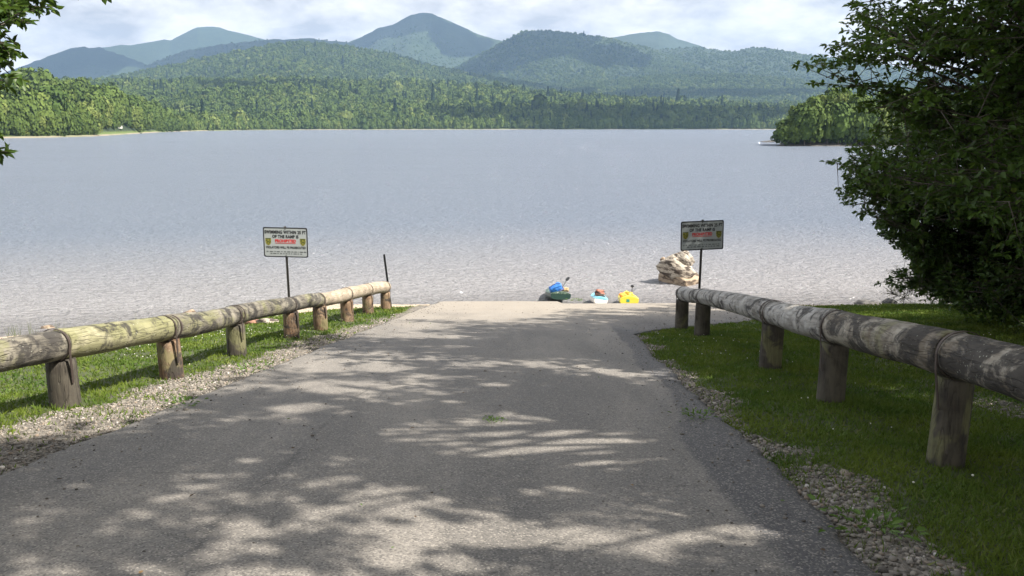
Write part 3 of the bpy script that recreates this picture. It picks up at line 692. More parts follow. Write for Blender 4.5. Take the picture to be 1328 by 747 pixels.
railR, CR = rail('log_guard_rail', 'bleached and black stained log rail on thick posts in the grass right of the road', PR, [.58, .61, .67, .66, .64, .63, .62], [.17, .175, .178, .175, .165, .15, .15], [.13, .13, .13, .142, .15, .15, .14],
     [black_log, black_log, black_log, white_log, white_log, white_log], [post_grey] * 7, -1, 200, double=(4,))
# ------------------------------------------------------------ signs
def text_bm(txt, width, height, mat, parent, name='lettering', loc=(0, 0, 0), bold=.012):
    cu = bpy.data.curves.new('t', 'FONT'); cu.body = txt; cu.size = 1; cu.align_x = 'CENTER'; cu.align_y = 'CENTER'; cu.offset = bold; cu.space_character = 1.08
    to = bpy.data.objects.new('t', cu); me = bpy.data.meshes.new_from_object(to); bpy.data.objects.remove(to); bpy.data.curves.remove(cu)
    co = np.empty(len(me.vertices) * 3, np.float32); me.vertices.foreach_get('co', co); co = co.reshape(-1, 3)
    mn, mxx = co.min(0), co.max(0); co = co - (mn + mxx) / 2; co[:, 0] *= width / (mxx[0] - mn[0]); co[:, 1] *= height / (mxx[1] - mn[1])
    out = np.stack([co[:, 0], np.zeros(len(co)), co[:, 1]], 1); me.vertices.foreach_set('co', out.ravel().astype(np.float32)); me.name = name
    me.materials.clear(); me.materials.append(mat); o = bpy.data.objects.new(name, me); col.objects.link(o); o.parent = parent; o.location = loc
    return o
sign_face = plain('sign_face_material', (.37, .40, .41), .35, .0, 4, .08, .0)
ink = plain('sign_ink_material', (.015, .015, .02), .5); red = plain('sign_red_material', (.55, .02, .02), .5)
gold = plain('emblem_gold_material', (.27, .245, .04), .5); dgreen = plain('emblem_green_material', (.02, .05, .02), .5)
galv = plain('sign_post_metal_material', (.11, .105, .1), .55, .6, 60, .3, .1)
def rrect(w_, h_, r, n=6):
    P = []
    for cx, cz, a0 in ((w_ / 2 - r, h_ / 2 - r, 0), (-w_ / 2 + r, h_ / 2 - r, 90), (-w_ / 2 + r, -h_ / 2 + r, 180), (w_ / 2 - r, -h_ / 2 + r, 270)):
        for i in range(n + 1): a = R(a0 + 90 * i / n); P.append((cx + r * math.cos(a), cz + r * math.sin(a)))
    return P
def slab(P, y0, y1):
    bm = bmesh.new(); a = [bm.verts.new((x, y0, z)) for x, z in P]; b = [bm.verts.new((x, y1, z)) for x, z in P]
    bm.faces.new(a); bm.faces.new(b[::-1]); n = len(P)
    for i in range(n): bm.faces.new([a[i], b[i], b[(i + 1) % n], a[(i + 1) % n]])
    bmesh.ops.recalc_face_normals(bm, faces=bm.faces); return bm
def ring_slab(P, Q, y0, y1):
    bm = bmesh.new(); n = len(P)
    v = [[bm.verts.new((x, y, z)) for x, z in S] for S, y in ((P, y0), (Q, y0), (P, y1), (Q, y1))]
    for i in range(n):
        j = (i + 1) % n
        for a, b in ((0, 1), (1, 3), (3, 2), (2, 0)): bm.faces.new([v[a][i], v[a][j], v[b][j], v[b][i]])
    bmesh.ops.recalc_face_normals(bm, faces=bm.faces); return bm
def channel_bm(h, w_=.05, d=.022, t=.006, z0=-.4):
    P = [(-w_ / 2, 0), (-w_ / 2 + .012, 0), (-w_ / 4, d), (w_ / 4, d), (w_ / 2 - .012, 0), (w_ / 2, 0), (w_ / 2, t), (w_ / 2 - .008, t), (w_ / 4 + .004, d + t), (-w_ / 4 - .004, d + t), (-w_ / 2 + .008, t), (-w_ / 2, t)]
    bm = bmesh.new(); a = [bm.verts.new((x, y, z0)) for x, y in P]; b = [bm.verts.new((x, y, h)) for x, y in P]; n = len(P)
    bm.faces.new(a[::-1]); bm.faces.new(b)
    for i in range(n): bm.faces.new([a[i], a[(i + 1) % n], b[(i + 1) % n], b[i]])
    for i in range(int(h / .07)):
        bmesh.ops.create_cube(bm, size=1, matrix=Matrix.Translation((0, d - .0005, .06 + i * .07)) @ Matrix.Diagonal((.01, .002, .014, 1)))
    bmesh.ops.recalc_face_normals(bm, faces=bm.faces); return bm
def make_sign(label, px, row, y, rot, roll, seed):
    c_ = W(px, row, y); z0 = gz(c_[0], y + .03); H = c_[2] - z0
    root = empty('warning_sign', (c_[0], y, z0), label, 'sign', 'swimming signs beside the ramp', rot=(0, 0, rot))
    obj('sign_post', channel_bm(H + .325), galv, root, smooth=False, loc=(0, .004, 0))
    g = np.random.default_rng(seed)
    P = rrect(.915, .61, .035); pan = obj('sign_panel', slab(P, -.003, 0), sign_face, root, smooth=False, loc=(0, -.002, H), rot=(0, roll, 0))
    obj('border', ring_slab(P, [(x * .952, z * .93) for x, z in P], -.0055, -.0035), ink, pan, smooth=False)
    yy_ = -.0052
    text_bm('SWIMMING WITHIN 25 FT', .85, .072, ink, pan, loc=(0, yy_, .208), bold=.045)
    text_bm('OF THE RAMP IS', .54, .068, ink, pan, loc=(0, yy_, .118), bold=.045)
    text_bm('PROHIBITED', .43, .064, red, pan, loc=(0, yy_, .03), bold=.05)
    obj('underline', box_bm((.42, .002, .009), 0), red, pan, smooth=False, loc=(0, yy_, -.018))
    text_bm('VIOLATORS WILL BE PROSECUTED', .82, .050, ink, pan, loc=(0, yy_, -.105), bold=.04)
    bm = bmesh.new()
    for k, (zz0, w_) in enumerate(((-.192, .80), (-.232, .64))):
        x = -w_ / 2
        while x < w_ / 2:
            l = g.uniform(.02, .08); n = max(1, int(l / .013))
            for i in range(n): bmesh.ops.create_cube(bm, size=1, matrix=Matrix.Translation((x + .006 + i * .013, yy_, zz0)) @ Matrix.Diagonal((.008, .0015, .017, 1)))
            x += l + .018
    obj('lettering', bm, ink, pan, smooth=False)
    for s in (-1, 1):
        sh_ = [(-.058, .062), (.058, .062), (.060, .0), (.052, -.045), (.028, -.075), (0, -.088), (-.028, -.075), (-.052, -.045), (-.060, .0)]
        e = obj('emblem', slab(sh_, -.0050, -.0034), gold, pan, smooth=False, loc=(s * .355, 0, .02))
        bm = bmesh.new()
        for (x, z, a, b) in ((0, .052, .10, .014), (-.03, .018, .034, .022), (.028, .022, .03, .016), (0, -.012, .06, .014), (-.022, -.038, .022, .016), (.026, -.036, .018, .02), (0, -.062, .026, .01), (.046, -.01, .012, .03)):
            bmesh.ops.create_cube(bm, size=1, matrix=Matrix.Translation((x, -.0058, z)) @ Matrix.Rotation(x * 4, 4, 'Y') @ Matrix.Diagonal((a, .001, b, 1)))
        obj('emblem_pattern', bm, dgreen, pan, smooth=False, loc=(s * .355, 0, .02))
    for zb in (.27, -.27):
        bm = bmesh.new(); bmesh.ops.create_cone(bm, segments=10, radius1=.012, radius2=.009, depth=.008, cap_ends=True, matrix=Matrix.Translation((0, -.008, zb)) @ Matrix.Rotation(R(90), 4, 'X'))
        obj('bolt', bm, galv, pan, smooth=False)
    return root
make_sign('black bordered swimming warning sign in the sun behind the left log rail', 370.5, 314.3, 15.85, R(-3), R(.9), 1)
make_sign('black bordered swimming warning sign in the shade behind the end of the right log rail', 910.5, 305.3, 16.2, R(6), R(-1.6), 2)
# bare leaning stake behind the end of the left rail
c_ = W(500.5, 329, 23.3); c2 = W(507, 396, 23.3); z0 = gz(c2[0], 23.3)
stk = obj('metal_stake', channel_bm(c_[2] - z0, .06, .026), plain('stake_metal_material', (.03, .035, .035), .6, .4), smooth=False, loc=(c2[0], 23.3, z0), rot=(R(3), R(-5), 0))
tag(stk, 'bare dark metal stake leaning behind the far end of the left log rail', 'stake')
# ------------------------------------------------------------ rocks
def rock_mat(name, a, b, c):
    m = M(name); p = m.coord(); n = m.noise(p, 2.3, 7, .65, .6); n2 = m.noise(m.mapping(p, (1, 1, 4), rot=(.3, .5, 0)), 2.2, 5, .6, .8)
    cc = m.mix(m.ramp(n, [(.35, 0), (.62, 1)]), a, b); cc = m.mix(m.ramp(n2, [(.44, 1), (.5, 0)]), cc, c)
    cc = m.mix(m.ramp(m.voro(p, 9), [(.05, .9), (.2, 0)]), cc, c)
    return m.done(m.pbr(cc, .88, m.bump(m.math('ADD', n, m.math('MULTIPLY', n2, .5)), .9, .12)))
rk_pale = rock_mat('pale_rock_material', (.25, .215, .175), (.47, .425, .36), (.07, .055, .045))
rk_brown = rock_mat('brown_rock_material', (.22, .165, .115), (.38, .30, .22), (.10, .075, .055))
rk_red = rock_mat('reddish_rock_material', (.25, .12, .08), (.38, .22, .15), (.12, .07, .05))
rk_dark = rock_mat('dark_rock_material', (.08, .075, .07), (.17, .16, .15), (.04, .04, .04))
def rock(name, label, loc, size, mat, seed, rot=(0, 0, 0), planes=15, group=None, cat='rock', rough=.05, cuts=None):
    g = np.random.default_rng(seed); bm = bmesh.new(); bmesh.ops.create_icosphere(bm, subdivisions=5 if size[0] > .5 else 3, radius=1)
    N = norm(g.normal(size=(planes, 3))); D = g.uniform(.62, .95, planes)
    if cuts:
        for (n_, d_) in cuts: N = np.vstack([N, np.array(n_) / np.linalg.norm(n_)]); D = np.append(D, d_)
    co = np.array([v.co[:] for v in bm.verts]); dt = co @ N.T; rr = np.min(np.where(dt > .05, D / np.maximum(dt, .05), 9), axis=1); rr = np.minimum(rr, 1.25)
    rr = rr * (1 + rough * fbm(co[:, 0] * 3 + seed, co[:, 1] * 3 + co[:, 2] * 2.3, 4, seed) + rough * .6 * fbm(co[:, 2] * 7, co[:, 0] * 7 + co[:, 1] * 5, 3, seed + 2))
    for v, c3, r in zip(bm.verts, co, rr): v.co = Vector((c3 * r * np.array(size)).tolist())
    o = obj(name, bm, mat, loc=loc, rot=rot, smooth=True); me = o.data
    return tag(o, label, cat, group)
bx, by = W(880, 366, 30.9)[:2]
rock('boulder', 'flat brown wedge shaped boulder lying in the water under the pile', (bx + .06, by, WZ + .12), (.88, .62, .48), rk_brown, 3, (R(0), R(4), R(0)), group='boulder pile in the lake', planes=5, cuts=[((-.85, -.42, .1), .42), ((.25, -.35, .9), .55), ((.8, -.6, .1), .75)])
rock('boulder', 'big pale boulder resting on the wedge shaped one', (bx - .14, by - .05, WZ + .70), (.68, .5, .42), rk_pale, 8, (R(-6), R(14), R(10)), group='boulder pile in the lake', rough=.06, planes=8, cuts=[((.4, -.6, .7), .66), ((-.9, -.4, -.1), .75)])
rock('boulder', 'pale boulder on top of the pile, leaning right', (bx + .22, by + .2, WZ + .98), (.56, .42, .31), rk_pale, 15, (R(0), R(28), R(-12)), group='boulder pile in the lake', rough=.06, planes=9)
rock('boulder', 'small upright stone at the left side of the pile', (bx - .62, by + .05, WZ + .82), (.13, .16, .34), rk_brown, 18, (R(5), R(-8), 0), group='boulder pile in the lake', rough=.08)
def on_water(px, row):
    d = ray(px, row); k = (WZ - CAMZ) / d[2]; return (d[0] * k, d[1] * k)
x, y = on_water(246, 407); rock('lake_rock', 'brown rock standing out of the water beyond the left rail', (x, y, WZ + .02), (.24, .2, .15), rk_brown, 21)
x, y = on_water(62, 424.5); rock('lake_rock', 'low tan rock awash in the water at far left', (x, y, WZ + .0), (.22, .16, .09), rk_brown, 22)
x, y = on_water(1113, 400); rock('shore_rock', 'dark rounded rock on the sand right of the rail', (x, y - .6, gz(x, y - .6) + .08), (.5, .35, .22), rk_dark, 23)
x, y = on_water(1132, 403); rock('shore_rock', 'smaller dark rock on the sand near the sapling', (x, y - 1.2, gz(x, y - 1.2) + .06), (.26, .22, .14), rk_dark, 24)
for k, (px, row, s, mt, lb) in enumerate([(324, 419, .3, rk_red, 'flat reddish rock on the bank left of the rail post'), (345, 416, .26, rk_pale, 'pale flat stone next to the reddish rock on the bank'), (305, 421, .2, rk_brown, 'brown stone at the far edge of the left lawn')]):
    d = W(px, row, 18.6 - k * .1); rock('bank_rock', lb, (d[0], d[1], gz(d[0], d[1]) + .05), (s, s * .6, s * .4), mt, 30 + k)
# ------------------------------------------------------------ kayaks
def kayak(name, label, loc, yaw, L, Wd, hull_c, deck_c, rim_c, seed, roll=0, blunt=.55, sheer=.1, H=.30, pitch=-9.0, hump=0.0):
    root = empty(name, loc, label, 'kayak', 'kayaks at the foot of the ramp', rot=(R(pitch), R(roll), R(yaw)))
    n = 34; ts_ = np.linspace(0, 1, n)
    hw = Wd / 2 * np.where(ts_ < .45, blunt + (1 - blunt) * np.sin(np.clip(ts_ / .45, 0, 1) * np.pi / 2), np.sqrt(np.clip(1 - ((ts_ - .45) / .55)**2.4, 0, 1)))
    hw = np.maximum(hw, .012); keel = .0 + .10 * np.clip((ts_ - .7) / .3, 0, 1)**2 + .03 * np.clip((.12 - ts_) / .12, 0, 1)
    sh_ = H * .72 + sheer * np.clip((ts_ - .5) / .5, 0, 1)**2
    hp = [(0, 0), (.35, .0), (.7, .05), (.92, .22), (1, .55), (1.0, 1)]
    V = []
    for t_, w_, k_, s_ in zip(ts_, hw, keel, sh_):
        row = [(-a * w_, t_ * L, k_ + (s_ - k_) * b) for a, b in hp[::-1]] + [(a * w_, t_ * L, k_ + (s_ - k_) * b) for a, b in hp[1:]]
        V += row
    k = len(hp) * 2 - 1; Fq = []
    for i in range(n - 1):
        for j in range(k - 1): Fq.append([i * k + j, i * k + j + 1, (i + 1) * k + j + 1, (i + 1) * k + j])
    Fq.append(list(range(k))[::-1])
    def mk(nm, V, Fq, mat, par=root):
        me = bpy.data.meshes.new(nm); me.from_pydata(V, [], Fq); bm = bmesh.new(); bm.from_mesh(me); bmesh.ops.recalc_face_normals(bm, faces=bm.faces); bm.to_mesh(me); bm.free()
        for f in me.polygons: f.use_smooth = len(f.vertices) == 4
        return add_mesh(nm, me, mat, par)
    mk('hull', V, Fq, hull_c)
    # deck with an open cockpit
    dp = np.linspace(-1, 1, 15); V = []
    for t_, w_, s_ in zip(ts_, hw, sh_):
        for a in dp:
            crown = (H * .28) * (1 - a * a) * (1 + hump * math.exp(-((t_ - .12) / .1)**2))
            e = ((t_ - .40) / .17)**2 + (a / .62)**2
            z = s_ + .004 + crown * .9 - (.15 * max(0, 1 - e**2) if e < 1 else 0) - (.012 if abs(a) > .99 else 0)
            V.append((a * w_ * 1.012, t_ * L, z))
    k = len(dp); Fq = [[i * k + j, (i + 1) * k + j, (i + 1) * k + j + 1, i * k + j + 1] for i in range(n - 1) for j in range(k - 1)]
    Fq.append(list(range(k)))
    mk('deck', V, Fq, deck_c)
    # cockpit rim
    w2 = Wood(); a = np.linspace(0, 2 * np.pi, 28); w2.tube(np.stack([.60 * Wd / 2 * np.cos(a), L * (.40 + .17 * np.sin(a)), H * .72 + .9 * H * .28 * .64 + .02 + 0 * a], 1), .014, 6); w2.build('cockpit_rim', rim_c, root)
    bm = box_bm((Wd * .42, .05, .2), .02); obj('seat_back', bm, rim_c, root, loc=(0, L * .29, H * .72 + .1), rot=(R(-14), 0, 0))
    bm = bmesh.new(); bmesh.ops.create_uvsphere(bm, u_segments=8, v_segments=6, radius=.03, matrix=Matrix.Diagonal((1.6, .5, .6, 1))); obj('carry_handle', bm, rim_c, root, loc=(0, L * .985, sh_[-1] + .02))
    return root
def plast(n, c, rough=.35): return plain(n, c, rough, 0, 8, .08, .02)
blk = plast('black_plastic_material', (.015, .016, .018), .4)
def camo(name):
    m = M(name); p = m.coord(); n = m.noise(p, 7, 3, .5, 1.2)
    return m.done(m.pbr(m.ramp(n, [(.4, (.03, .06, .05)), (.47, (.12, .18, .14)), (.55, (.05, .09, .06)), (.62, (.3, .36, .33))], 'CONSTANT'), .35))
k1 = np.array(W(727, 389, 26.35))
K1 = kayak('kayak', 'dark green kayak with a blue bag and paddle at the end of the ramp', (k1[0], 26.25, -SLOPE * 26.25 + .03), 3, 2.7, .74, plast('dark_green_hull_material', (.012, .04, .035), .35), camo('camouflage_deck_material'), blk, 1, roll=3, blunt=.92, H=.31, pitch=-9.3)
k2 = np.array(W(778, 392, 25.2))
K2 = kayak('kayak', 'light blue and white kayak tilted on the sand between the other two', (k2[0], 25.15, -SLOPE * 25.15 - .06), -5, 2.5, .58, plast('white_hull_material', (.72, .74, .74), .35), plast('light_blue_deck_material', (.2, .5, .62), .3), blk, 2, roll=8, blunt=.7, H=.27, pitch=-9.0)
k3 = np.array(W(816, 395, 25.1))
yel = plast('yellow_plastic_material', (.68, .56, .06), .35)
K3 = kayak('kayak', 'yellow kayak with boxy stern nearest the right rail', (k3[0], 25.05, -SLOPE * 25.05 - .06), -6, 2.5, .66, yel, yel, plast('dark_yellow_rim_material', (.35, .25, .02), .4), 3, blunt=.9, H=.29, pitch=-9.4, hump=.35)
em = obj('emblem', box_bm((.10, .004, .09), 0), plast('emblem_teal_material', (.03, .25, .2)), K3, smooth=False, loc=(-.05, -.004, .15))
def world_of(K, p): 
    bpy.context.view_layer.update(); return K.matrix_world @ Vector(p)
# blue bag on the green kayak
def lump(name, label, cat, loc, size, mat, seed, rot=(0, 0, 0), amp=.12, sub=4, sq=.5):
    bm = bmesh.new(); bmesh.ops.create_icosphere(bm, subdivisions=sub, radius=1); 
    for v in bm.verts:
        c = v.co; m_ = max(abs(c.x), abs(c.y), abs(c.z)); c2 = c.lerp(c / m_, sq); f = 1 + amp * float(fbm(np.array([c.x * 2.5 + seed]), np.array([c.y * 2.5 + c.z * 2]), 3, seed)[0])
        v.co = Vector((c2.x * size[0] * f, c2.y * size[1] * f, c2.z * size[2] * f))
    o = obj(name, bm, mat, loc=loc, rot=rot); return tag(o, label, cat) if label else o
bag = empty('dry_bag', world_of(K1, (-.16, .30, .40)), 'bright blue bag lying on the green kayak', 'bag', rot=(R(6), R(-24), R(8)))
b1 = lump('bag_body', None, None, (0, 0, .02), (.22, .16, .11), plast('blue_bag_material', (.03, .17, .55), .5), 4, amp=.2, sq=.65); b1.parent = bag
b2 = obj('bag_base', box_bm((.46, .32, .05), .015), plast('navy_bag_material', (.01, .03, .14), .5), bag, loc=(.02, 0, -.10))
w3 = Wood(); w3.tube([(-.2, -.10, .14), (-.08, -.13, .20), (.08, -.13, .19), (.2, -.1, .12)], .012, 6); w3.build('bag_handle', plast('navy_webbing_material', (.01, .02, .1), .6), bag)
# paddles
def paddle(label, A_, B_, mat, blade=(.085, .40), shaft=.016, two=False):
    A_ = Vector(A_); B_ = Vector(B_); d = (B_ - A_); L = d.length
    root = empty('paddle', A_, label, 'paddle'); root.rotation_euler = d.to_track_quat('Z', 'Y').to_euler()
    w_ = Wood(); w_.tube([(0, 0, 0), (0, 0, L * .5), (0, 0, L)], shaft, 8); w_.build('shaft', mat, root)
    for e, s in ((L, 1), (0, -1)):
        if s < 0 and not two: continue
        bm = bmesh.new(); bmesh.ops.create_uvsphere(bm, u_segments=16, v_segments=10, radius=1, matrix=Matrix.Translation((0, 0, e + s * blade[1] * .42)) @ Matrix.Diagonal((blade[0], .014, blade[1] / 2, 1)))
        obj('blade', bm, mat, root)
    return root
paddle('black paddle sticking up out of the green kayak', world_of(K1, (.02, .5, .30)), world_of(K1, (.27, .8, .66)), blk, blade=(.07, .22))
lump('bundle', 'tan bundle in the green kayak behind the paddle', 'bundle', world_of(K1, (.22, .75, .35)), (.13, .12, .07), plast('tan_cloth_material', (.42, .3, .17), .8), 6, amp=.3)
lump('life_jacket', 'rust coloured life jacket heaped in the light blue kayak', 'life jacket', world_of(K2, (-.04, .62, .36)), (.15, .16, .11), rock_mat('rust_cloth_material', (.30, .10, .06), (.42, .2, .15), (.05, .03, .03)), 7, amp=.45, sq=.3)
lump('life_jacket', 'orange life jacket at the left side of the yellow kayak', 'life jacket', world_of(K3, (-.2, .45, .32)), (.13, .2, .05), plast('orange_cloth_material', (.75, .28, .04), .7), 9, amp=.35, sq=.3)
pf = paddle('short black paddle handle standing up from the yellow kayak', world_of(K3, (.1, .8, .28)), world_of(K3, (.12, .86, .56)), blk, blade=(.06, .09), shaft=.012)
# ------------------------------------------------------------ headland on the right with its trees
hx = np.linspace(70, 420, 120); hy = np.linspace(205, 420, 80); HX, HY = np.meshgrid(hx, hy); HX = HX.ravel(); HY = HY.ravel()
def zhead(x, y):
    d = np.minimum(np.minimum((x - 82.5 - .37 * (y - 250)) * 1.3, y - 250 + .02 * (x - 83) * 0), 350 - y) + fbm(x / 14, y / 14, 3, 91) * 1.2
    return WZ + np.clip(d, -6, 2.2) * .32 + np.clip(d - 2, 0, 60) * .13
headm = hill_m
tag(mesh_np('headland', np.stack([HX, HY, zhead(HX, HY)], 1), grid_faces(120, 80), rk_dark, smooth=True), kind='structure')
def forest_material(name, a, b, c3):
    m = M(name); r = m.n('ShaderNodeObjectInfo').outputs['Random']; p = m.coord()
    c = m.mix(m.ramp(r, [(.0, 0), (.75, 1)]), a, b); c = m.mix(m.ramp(r, [(.8, 0), (.97, .9)]), c, c3)
    big = m.noise(m.pos(), .006, 4); c = m.mix(m.ramp(big, [(.42, .55), (.58, 0)]), c, a)
    n = m.noise(p, 9, 4, .7); c = m.mix(m.ramp(n, [(.4, .35), (.6, 0)]), c, tuple(x * .5 for x in a))
    pb = m.pbr(c, .8, m.bump(n, .8, .1), **{'Specular IOR Level': .15})
    return m.done(pb)
far_leaf = forest_material('forest_crown_material', (.055, .09, .02), (.11, .155, .033), (.17, .205, .055))
far_dark = forest_material('conifer_crown_material', (.012, .028, .012), (.022, .044, .018), (.03, .055, .02))
far_bright = forest_material('bright_crown_material', (.06, .10, .022), (.115, .16, .035), (.15, .18, .045))  # slightly brighter green, given to some crowns at random
def crown_mesh(seed, conifer=False, n=420, mat=far_leaf, q=.12):
    g = np.random.default_rng(seed)
    if conifer:
        t = g.random(n)**.8; a = g.uniform(0, 2 * np.pi, n); r = .30 * (1 - t) * (.75 + .35 * (np.sin(t * 40) > 0)) + .02
        P = np.stack([r * np.cos(a), r * np.sin(a), t * 1.7 - .1], 1); Nn = norm(np.stack([np.cos(a), np.sin(a), .6 + 0 * a], 1))
    else:
        L = [(0, 0, .62, .42, .46)] + [(g.uniform(-.28, .28), g.uniform(-.28, .28), g.uniform(.22, .9), g.uniform(.18, .3), g.uniform(.16, .28)) for _ in range(9)]
        w_ = np.array([l[3]**2 for l in L]); k = g.choice(len(L), n, p=w_ / w_.sum()); La = np.array(L)[k]
        d = norm(g.normal(size=(n, 3))); d[:, 2] = np.abs(d[:, 2]) * np.where(g.random(n) < .75, 1, -1)
        d = d * g.uniform(.72, 1.16, (n, 1)); P = np.stack([La[:, 0] + d[:, 0] * La[:, 3], La[:, 1] + d[:, 1] * La[:, 3], La[:, 2] + d[:, 2] * La[:, 4]], 1); Nn = d
    Nn = norm(Nn + g.normal(size=(n, 3)) * .38); U = norm(np.cross(Nn, g.normal(size=(n, 3)))); Wv = np.cross(Nn, U)
    s = q * (.5 + g.random(n))[:, None]
    V = np.stack([P - U * s, P + Wv * s * .8 + Nn * s * .2, P + U * s, P - Wv * s * .8 - Nn * s * .2], 1).reshape(-1, 3)
    Fq = (np.arange(n)[:, None] * 4 + np.arange(4)).tolist()
    Vc = V.tolist(); bm = bmesh.new(); bmesh.ops.create_icosphere(bm, subdivisions=2, radius=1)
    b0 = len(Vc)
    for v in bm.verts:
        f = .85 + .25 * g.random()
        Vc.append([v.co.x * .22 * f * (1 - .5 * v.co.z), v.co.y * .22 * f * (1 - .5 * v.co.z), .7 + v.co.z * .75] if conifer else [v.co.x * .37 * f, v.co.y * .37 * f, .55 + v.co.z * .42 * f])
    Fq += [[b0 + v.index for v in f.verts] for f in bm.faces]; bm.free()
    me = bpy.data.meshes.new('crown'); me.from_pydata(Vc, [], Fq); me.materials.append(mat); me.update(); return me
CR = [crown_mesh(100 + i) for i in range(5)]; CB = [crown_mesh(110 + i, mat=far_bright) for i in range(2)]; CC = [crown_mesh(120 + i, True, 300, far_dark, .09) for i in range(2)]
CRn = [crown_mesh(130 + i, n=1500, q=.06) for i in range(3)]; CBn = [crown_mesh(140 + i, n=1500, q=.06, mat=far_bright) for i in range(2)]
g = np.random.default_rng(77); tw_ = Wood(); tw_.tube([(0, 0, -.8), (.02, 0, 0), (0, .02, .5)], [.035, .028, .012], 6)
trunk_me = bpy.data.meshes.new('trunk'); trunk_me.from_pydata(np.concatenate(tw_.V).tolist(), [], np.concatenate(tw_.F).tolist()); trunk_me.materials.append(bark_m)
cnt = 0
placed = []
while cnt < 95:
    x = 84 + g.exponential(28) if cnt < 60 else g.uniform(84, 190); y = g.uniform(250, 275) if cnt > 30 else 250.5 + g.uniform(0, 3)
    if x > 200 or x < 83 + .37 * (y - 250) or zhead(np.array([x]), np.array([y]))[0] < WZ + .35 or any((x - a)**2 + (y - b)**2 < 7 for a, b in placed): 
        if g.random() < .002: cnt += 1
        continue
    placed.append((x, y)); cnt += 1
    H_ = min(13.0, 5.2 + (x - 83 - .37 * (y - 250)) * .75) * g.uniform(.85, 1.12); w_ = g.uniform(5, 8.5) * (.65 + H_ / 30)
    z = zhead(np.array([x]), np.array([y]))[0]; front = y < 254
    r = empty('headland_tree', (x, y, z), 'broadleaf tree at the waterline of the headland' if front else 'broadleaf tree further back on the headland', 'tree', 'trees at the waterline of the headland' if front else 'trees on top of the headland')
    me = CRn[int(g.integers(3))] if g.random() < .72 else CBn[int(g.integers(2))]
    c_ = bpy.data.objects.new('crown', me); col.objects.link(c_); c_.parent = r; c_.scale = (w_, w_, H_ / 1.05); c_.rotation_euler = (0, 0, g.uniform(0, 6.28)); c_.location = (0, 0, -.4 if front else .5)
    t_ = bpy.data.objects.new('trunk', trunk_me); col.objects.link(t_); t_.parent = r; t_.scale = (w_ * .9, w_ * .9, H_)
x, y = on_water(995, 184.5)
rock('lake_rock', 'low dark ledge off the tip of the headland', (x + 1, y, WZ + .1), (3.2, 1.2, .55), rk_dark, 61, rough=.15)
# ------------------------------------------------------------ forest on the far shores (uncountable)
def scatter(name, pts, scl, rz, idx, meshes, label, cat):
    src = bpy.data.collections.new(name + '_source')
    for i, me in enumerate(meshes): src.objects.link(bpy.data.objects.new('crown_%02d' % i, me))
    me = bpy.data.meshes.new(name); me.vertices.add(len(pts)); me.vertices.foreach_set('co', np.ascontiguousarray(pts, np.float32).ravel())
    for nme, arr, ty in (('rz', rz, 'FLOAT'), ('idx', idx, 'INT')):
        a = me.attributes.new(nme, ty, 'POINT'); a.data.foreach_set('value', np.ascontiguousarray(arr, np.float32 if ty == 'FLOAT' else np.int32))
    a = me.attributes.new('scl', 'FLOAT_VECTOR', 'POINT'); a.data.foreach_set('vector', np.ascontiguousarray(scl, np.float32).ravel())
    o = bpy.data.objects.new(name, me); col.objects.link(o)
    gnt = bpy.data.node_groups.new(name, 'GeometryNodeTree'); gnt.interface.new_socket('Geometry', in_out='INPUT', socket_type='NodeSocketGeometry'); gnt.interface.new_socket('Geometry', in_out='OUTPUT', socket_type='NodeSocketGeometry')
    N = gnt.nodes; K = gnt.links; gi = N.new('NodeGroupInput'); gout = N.new('NodeGroupOutput'); ci = N.new('GeometryNodeCollectionInfo'); ci.inputs[0].default_value = src; ci.inputs[1].default_value = True; ci.inputs[2].default_value = True
    ip = N.new('GeometryNodeInstanceOnPoints'); ip.inputs['Pick Instance'].default_value = True
    def na(nm, ty): q = N.new('GeometryNodeInputNamedAttribute'); q.data_type = ty; q.inputs[0].default_value = nm; return q.outputs[0]
    cx = N.new('ShaderNodeCombineXYZ'); K.new(na('rz', 'FLOAT'), cx.inputs[2]); er = N.new('FunctionNodeEulerToRotation'); K.new(cx.outputs[0], er.inputs[0])
    K.new(gi.outputs[0], ip.inputs['Points']); K.new(ci.outputs[0], ip.inputs['Instance']); K.new(na('idx', 'INT'), ip.inputs['Instance Index']); K.new(er.outputs[0], ip.inputs['Rotation']); K.new(na('scl', 'FLOAT_VECTOR'), ip.inputs['Scale']); K.new(ip.outputs[0], gout.inputs[0])
    md = o.modifiers.new('scatter', 'NODES'); md.node_group = gnt
    return tag(o, label, cat, kind='stuff')
g = np.random.default_rng(99)
N_ = 230000
t = g.uniform(R(-42), R(38), N_); rs = np.interp(t, SHt, SHr); u = g.random(N_)
r = (rs + 12) * (8500 / (rs + 12))**(u**1.0)
# a dense front row
Nf = 6000; tf = g.uniform(R(-42), R(38), Nf); rf = np.interp(tf, SHt, SHr) + 10 + g.exponential(14, Nf)
t = np.concatenate([t, tf]); r = np.concatenate([r, rf])
px_ = 664 + F * np.tan(t) * .98
rs = np.interp(t, SHt, SHr) + fbm(t * 90, t * 0, 3, 88) * 14
clear = (px_ > 139) & (px_ < 200) & (r < rs + np.interp(px_, [139, 150, 180, 200], [10, 45, 40, 10])) | (px_ > 200) & (px_ < 335) & (r < rs + 14)
keep = (r > rs + 8) & ~clear & (g.random(len(t)) < np.interp(r, [4600, 6300], [1, 0.0])); t, r = t[keep], r[keep]
z = zfar(t, r) - 0; x = r * np.sin(t); y = r * np.cos(t)
wdt = np.interp(r, [500, 1200, 1800, 3000, 5000, 6500], [7.0, 7.6, 8.4, 10, 11, 10]) * np.exp(g.normal(size=len(t)) * .3) ; 
